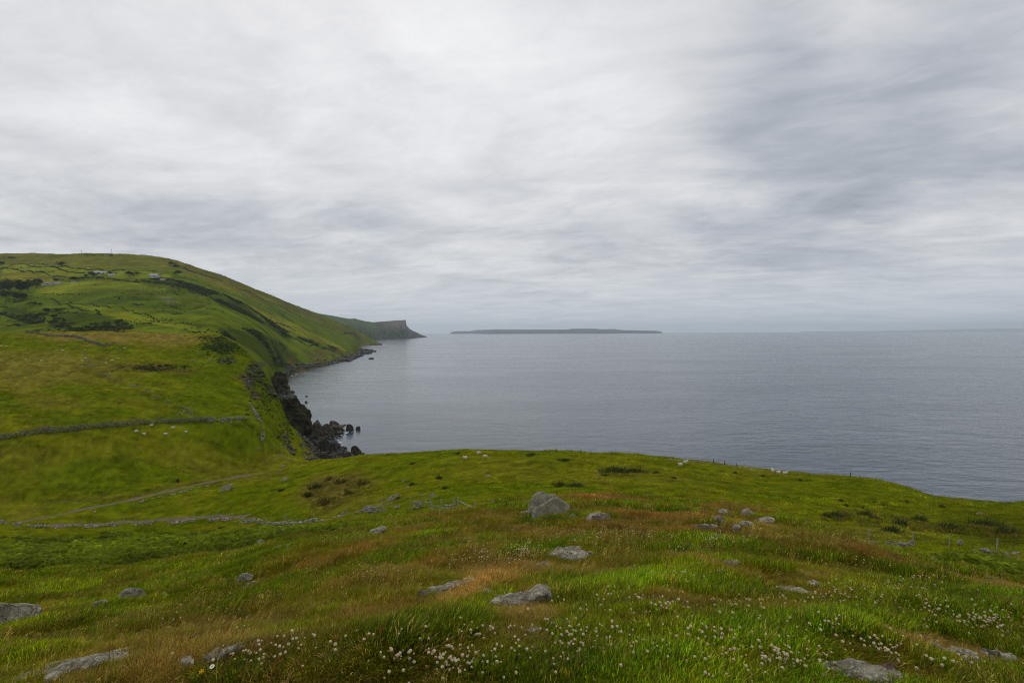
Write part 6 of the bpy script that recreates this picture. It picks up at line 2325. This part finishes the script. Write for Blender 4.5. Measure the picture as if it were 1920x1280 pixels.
SP = []
for poly, nn in zip(SCRUB, (2200, 2600, 420, 260, 1500)):
    q = sample_poly(poly, nn, np.random.default_rng(nn))
    SP += [(a_, b_, 1.0) for a_, b_ in q]
r = np.random.default_rng(88)
for k in range(6500):   # thin gorse over the rest of the hill
    SP.append((r.uniform(0, 690), r.uniform(500, 650), .55))
P, Tn, Sc = [], [], []
for px_, py_, wt in SP:
    g = hill.hit(px_, py_)
    if g.z < 4 or g.y < 395 or g.y > 2700:
        continue
    nz = float(fbm(g.x / 45, g.y / 45, 3, 91))
    if nz < (-.12 if wt == 1 else .24):
        continue
    P.append(g)
    Sc.append((1.3 + 1.9 * r.random()) * (0.7 + g.y / 1600) * (1 if wt == 1 else .62))
    Tn.append(np.array([.040, .060, .018]) * math.exp(r.normal(0, .3)) * (1 if wt == 1 else 1.25))
P, Sc, Tn = np.array(P), np.array(Sc), np.array(Tn)
n = len(P)
scatter('hill_scrub', 'dark scrub and bushes on the seaward face of the hill', 'scrub', [bush_t(s) for s in range(3)], P, np.stack([np.zeros(n), np.zeros(n), r.uniform(0, 6.28, n)], 1), np.stack([Sc, Sc, Sc * .8], 1), Tn, r.integers(0, 3, n), M['leafi'])
# scrub on the near hillock and cliff brow
P, Tn, Sc = [], [], []
for (cx, cy, sx, sy, nn) in [(420, 650, 36, 14, 520), (405, 634, 40, 4, 160), (500, 735, 26, 40, 220), (478, 700, 16, 22, 120), (535, 800, 14, 30, 120), (300, 690, 60, 6, 120), (560, 770, 14, 14, 60)]:
    for k in range(nn):
        g = near.hit(cx + r.normal() * sx * .55, cy + r.normal() * sy * .55)
        if g.z > 5 and g.y > 150:
            P.append(g)
            Sc.append(.5 + .7 * r.random())
            Tn.append(np.array([.050, .078, .014]) * math.exp(r.normal(0, .3)))
P, Sc, Tn = np.array(P), np.array(Sc), np.array(Tn)
n = len(P)
scatter('cliff_scrub', 'low dark bracken and scrub on the hillock and the cliff brow', 'scrub', [bush_t(s + 5) for s in range(3)], P, np.stack([np.zeros(n), np.zeros(n), r.uniform(0, 6.28, n)], 1), np.stack([Sc, Sc, Sc * .6], 1), Tn, r.integers(0, 3, n), M['leafi'])


# --- seed heads and sorrel
def seed_stem(seed, n=4, h=.165):
    r = np.random.default_rng(seed)
    V, Fc, Cl = [], [], []
    for k in range(n):
        b_ = np.array([r.normal() * .05, r.normal() * .05, 0])
        hh = h * r.uniform(.6, 1.05)
        ln = np.array([r.uniform(.1, .5), r.normal() * .12, 0])
        pts_ = [b_, b_ + ln * hh * .25 + (0, 0, hh * .5), b_ + ln * hh * .7 + (0, 0, hh * .88), b_ + ln * hh * 1.15 + (0, 0, hh * .98)]
        w = .0016
        yaw = r.uniform(0, 3.14)
        s = np.array([math.cos(yaw), math.sin(yaw), 0]) * w
        for a_, c_ in zip(pts_[:2], pts_[1:3]):
            i = len(V)
            V += [a_ - s, a_ + s, c_ + s, c_ - s]
            Fc += [(i, i + 1, i + 2), (i, i + 2, i + 3)]
            Cl += [np.array([.75, .85, .6])] * 4
        a_, c_ = pts_[2], pts_[3]
        ax = (c_ - a_) / np.linalg.norm(c_ - a_)
        s1 = np.cross(ax, [0, 0, 1.0])
        s1 = s1 / np.linalg.norm(s1) * .0028
        s2 = np.cross(ax, s1)
        m_ = (a_ + c_) / 2
        i = len(V)
        V += [a_, m_ + s1, m_ + s2, m_ - s1, m_ - s2, c_ + ax * .01]
        Fc += [(i, i + 1, i + 2), (i, i + 2, i + 3), (i, i + 3, i + 4), (i, i + 4, i + 1), (i + 5, i + 2, i + 1), (i + 5, i + 3, i + 2), (i + 5, i + 4, i + 3), (i + 5, i + 1, i + 4)]
        Cl += [np.array([1.1, 1.1, 1.1])] * 6
    return np.array(V), np.array(Fc), np.array(Cl)


x, y, r = spread(26000, 1.95, 26, power=.1, seed=81)
z = near.height(x, y)
px, py = project(x, y, z)
c = zone(px, py, x, y)
lu = lushness(c)
nz = fbm(x / 1.3, y / 1.1, 3, 85)
ok = clear_of_rocks(x, y, np.ones(len(x), bool)) & (nz + .5 * (1 - lu) + .25 * r.normal(size=len(x)) > .72) & ~near_rocks(x, y)
for poly in BRACKEN[:2]:
    ok &= ~inpoly(px, py, poly)
x, y, z, px, py, lu = [q[ok] for q in (x, y, z, px, py, lu)]
n = len(x)
tint = np.array([.46, .35, .12]) * np.exp(r.normal(0, .3, n))[:, None]
red = (fbm(x / .9, y / .9, 2, 87) > .45) & (r.random(n) < .45)
tint[red] = np.array([.26, .09, .05]) * np.exp(r.normal(0, .25, red.sum()))[:, None]
sc = np.clip((y / 5) ** .3, .8, 1.35) * np.exp(np.clip(r.normal(0, .18, n), -.4, .3)) * .82
scatter('seed_heads', 'tan grass seed heads and red sorrel nodding over the knoll', 'grass', [seed_stem(s) for s in range(3)], np.stack([x, y, z], 1),
        np.stack([r.normal(0, .1, n), r.normal(0, .1, n), r.uniform(-.8, .8, n)], 1), sc, tint, r.integers(0, 3, n), M['grass'])

# --- clover


def clover_head(seed, pink):
    """a round head of many pointed florets, 2 cm across"""
    r = np.random.default_rng(seed)
    V, Fc, Cl = [], [], []
    n = 46
    for k in range(n):
        zf = 1 - 2 * (k + .5) / n
        a_ = k * 2.39996
        q = math.sqrt(1 - zf * zf)
        dv = np.array([q * math.cos(a_), q * math.sin(a_), zf])
        t1 = np.cross(dv, [.3, .2, 1.0])
        t1 /= np.linalg.norm(t1)
        t2 = np.cross(dv, t1)
        rr = .0105 * r.uniform(.9, 1.12)
        i = len(V)
        upw = np.array([0, 0, .0015])
        V += [dv * .004 - t1 * .0022, dv * .004 + t1 * .0022, dv * rr + t2 * .0018 + upw + t1 * .001, dv * rr - t2 * .0012 + upw - t1 * .001]
        Fc += [(i, i + 1, i + 2), (i, i + 2, i + 3)]
        wh = np.array([.95, .87, .66])
        pk = np.array([.48, .22, .17])
        mixk = min(1, max(0, pink * (0.9 - .9 * zf) + r.normal() * .12))
        if zf < -.55:
            mixk = min(1, mixk + .4)
        cc = wh * (1 - mixk) + pk * mixk
        Cl += [cc * .8] * 2 + [cc] * 2
    return np.array(V), np.array(Fc), np.array(Cl)


HEADS = [clover_head(s, p) for s, p in enumerate((.05, .2, .35, .55, .8, .1))]
HEAD_ME = []
for v, f, cc in HEADS:
    o = np_mesh('flower_head', v, f, M['petal'], cc, link=False)
    HEAD_ME.append(o.data)
    bpy.data.objects.remove(o)
mb = MB()
mb.tube([(0, 0, -1.0), (.03, 0, -.5), (0, 0, 0)], [.012, .011, .010], 4, (.09, .15, .02))
o = mb.build('stem', M['petal'])
STEM_ME = o.data
bpy.data.objects.remove(o)
# (cx, cy, rx, ry, count, where)
CLOVER = [
    (1080, 1215, 90, 30, 46, 'in the dense patch below the three stones in a row'), (1230, 1248, 200, 34, 80, 'in the dense patch along the bottom edge'),
    (840, 1258, 130, 26, 60, 'in the cluster at the bottom edge left of the middle'), (1470, 1262, 70, 20, 36, 'left of the grooved slab at the bottom edge'),
    (880, 1205, 70, 10, 12, 'below the dry golden grass'), (1340, 1215, 90, 18, 22, 'in the lush grass right of the middle'),
    (1240, 1150, 120, 16, 46, 'in the mixed red and white patch in the middle'), (1390, 1145, 80, 14, 18, 'in the turf right of the mixed patch'),
    (1280, 1090, 90, 10, 26, 'in the lush strip below the big tussock'), (1680, 1118, 110, 10, 60, 'in the white band below the dark tussock on the right'),
    (1730, 1095, 70, 6, 26, 'in the upper white band below the dark tussock on the right'), (1850, 1180, 80, 24, 60, 'in the drift at the right edge'),
    (1760, 1160, 90, 12, 16, 'left of the drift at the right edge'), (1340, 1017, 60, 11, 90, 'in the white drift under the rim outcrop'),
    (1090, 1008, 70, 12, 60, 'in the white drift above the humped rock'), (985, 1042, 50, 12, 60, 'in the white drift left of the humped rock'),
    (900, 1050, 70, 14, 40, 'in the thin scatter above the half buried ridge'), (1280, 1040, 26, 7, 10, 'at the right end of the big tussock'),
    (1660, 1230, 70, 14, 26, 'between the two slabs at the bottom right'), (1800, 1262, 90, 12, 16, 'below the long rib of rock'),
    (560, 1225, 90, 16, 12, 'in the green turf left of the middle'), (470, 1245, 60, 18, 14, 'near the yellow flower'),
    (1560, 1190, 120, 18, 14, 'in the lush green patch on the right'), (1500, 1135, 70, 8, 16, 'under the flaky slabs'),
    (330, 1165, 150, 30, 18, 'thinly scattered over the left slope'), (700, 1080, 150, 24, 30, 'thinly scattered over the middle slope'),
    (1620, 1062, 70, 10, 16, 'in the tawny grass by the fallen wall'), (1600, 1140, 180, 24, 40, 'loosely scattered between the flaky slabs and the right edge'), (1180, 1125, 200, 18, 30, 'loosely scattered across the lush turf in the middle'), (1200, 1010, 60, 9, 24, 'between the two white drifts'),
]
r = np.random.default_rng(99)
FL = []
for cx, cy, rx, ry, cnt, wh in CLOVER:
    for k in range(int(cnt * 1.9)):
        a_, q = r.uniform(0, 6.283), abs(r.normal()) * .85
        fx, fy = cx + 1.25 * rx * q * math.cos(a_), cy + 1.15 * ry * q * math.sin(a_)
        g = near.hit(fx, min(fy, 1300))
        if g.y > 40:
            continue
        pk = 0 if g.y > 5 else int(r.integers(1, 5))
        if g.y <= 5 and r.random() < .25:
            pk = 5
        FL.append((g, r.uniform(.025, .10), pk, r.uniform(.34, .78), wh))
ok = clear_of_rocks(np.array([q[0].x for q in FL]), np.array([q[0].y for q in FL]), np.ones(len(FL), bool), .9)
FL = [q for q, k in zip(FL, ok) if k]
FL.sort(key=lambda q: q[0].y / q[3])
for g, h, pk, s, wh in FL[:300]:
    e_ = empty('clover_flower', g + Vector((0, 0, h)), ('pink tinged' if pk in (2, 3, 4) else 'creamy white') + ' clover head ' + wh, 'clover', 'clover flowers ' + wh)
    e_.rotation_euler = (r.normal() * .3, r.normal() * .3, r.uniform(0, 6.28))
    for nm, me, sc in (('flower_head', HEAD_ME[pk], (s, s, s)), ('stem', STEM_ME, (.1, .1, h))):
        o = bpy.data.objects.new(nm, me)
        C.objects.link(o)
        o.parent = e_
        o.scale = sc
rest = FL[300:]
n = len(rest)
scatter('clover_drifts', 'small white clover heads in drifts farther up the knoll', 'clover', HEADS, np.array([tuple(q[0] + Vector((0, 0, q[1] * (1 + q[0].y / 40)))) for q in rest]),
        r.normal(0, .3, (n, 3)), np.array([q[3] * (1.0 + min(.25, q[0].y / 60)) for q in rest]), np.ones((n, 3)), np.array([q[2] for q in rest]), M['petali'])
# purple thyme by the pale rock and on the grooved slab; the yellow flower and the daisy
for lab, cx, cy, rx, ry, nn in [('pinkish purple thyme at the left end of the pale lichened rock', 916, 1136, 16, 4, 60), ('pinkish purple thyme on the right end of the grooved slab', 1664, 1263, 16, 6, 60), ('pinkish purple thyme at the upper end of the long rib', 1736, 1206, 7, 5, 24)]:
    V, Fc, Cl, k0 = [], [], [], 0
    g0 = near.hit(cx, cy)
    for k in range(nn):
        g = near.hit(cx + r.normal() * rx * .55, min(1290, cy + r.normal() * ry * .6)) - g0 + Vector((0, 0, r.uniform(.02, .05)))
        v, f, cc = HEADS[4]
        V.append(v * .3 + np.array(g))
        Fc.append(f + k0)
        Cl.append(np.tile(np.array([.30, .17, .19]) * r.uniform(.7, 1.5), (len(v), 1)))
        k0 += len(v)
    o = np_mesh('thyme_cushion', np.concatenate(V), np.concatenate(Fc), M['petal'], np.concatenate(Cl))
    o.location = g0
    tag(o, lab, 'thyme', 'cushions of purple thyme')


def small_flower(name, label, cat, px, py, petals, pc, cc, R):
    g = near.hit(px, py + 14)
    e_ = empty(name, at(px, py, g.y - .03), label, cat)
    mb = MB()
    for k in range(petals):
        a_ = k * 6.283 / petals
        dv = np.array([math.cos(a_), math.sin(a_), .25])
        sd_ = np.array([-math.sin(a_), math.cos(a_), 0])
        mb.add([dv * R * .2, dv * R * .7 + sd_ * R * .28, dv * R, dv * R * .7 - sd_ * R * .28], [(0, 1, 2, 3)], pc)
    pe = mb.build('petals', M['petal'], e_)
    mb = MB()
    v, f = ICO[2]
    mb.add(v * R * .3 * np.array([1, 1, .6]) + (0, 0, .003), f.tolist(), cc)
    mb.build('centre', M['petal'], e_)
    mb = MB()
    h = e_.location.z - g.z + .03
    mb.tube([(0, 0, 0), (.004, .0, -h * .5), (0, .0, -h)], [.0012, .0013, .0015], 4, (.09, .15, .02))
    mb.build('stem', M['petal'], e_)
    e_.rotation_euler = (.5, 0, 0)
    return e_


small_flower('yellow_flower', 'bright yellow flower alone in the grass at lower left', 'flower', 378, 1258, 6, (.75, .42, .01), (.7, .35, .01), .013)
small_flower('daisy', 'white daisy with yellow centre just right of the yellow flower', 'daisy', 398, 1249, 14, (.8, .8, .78), (.7, .45, .03), .012)
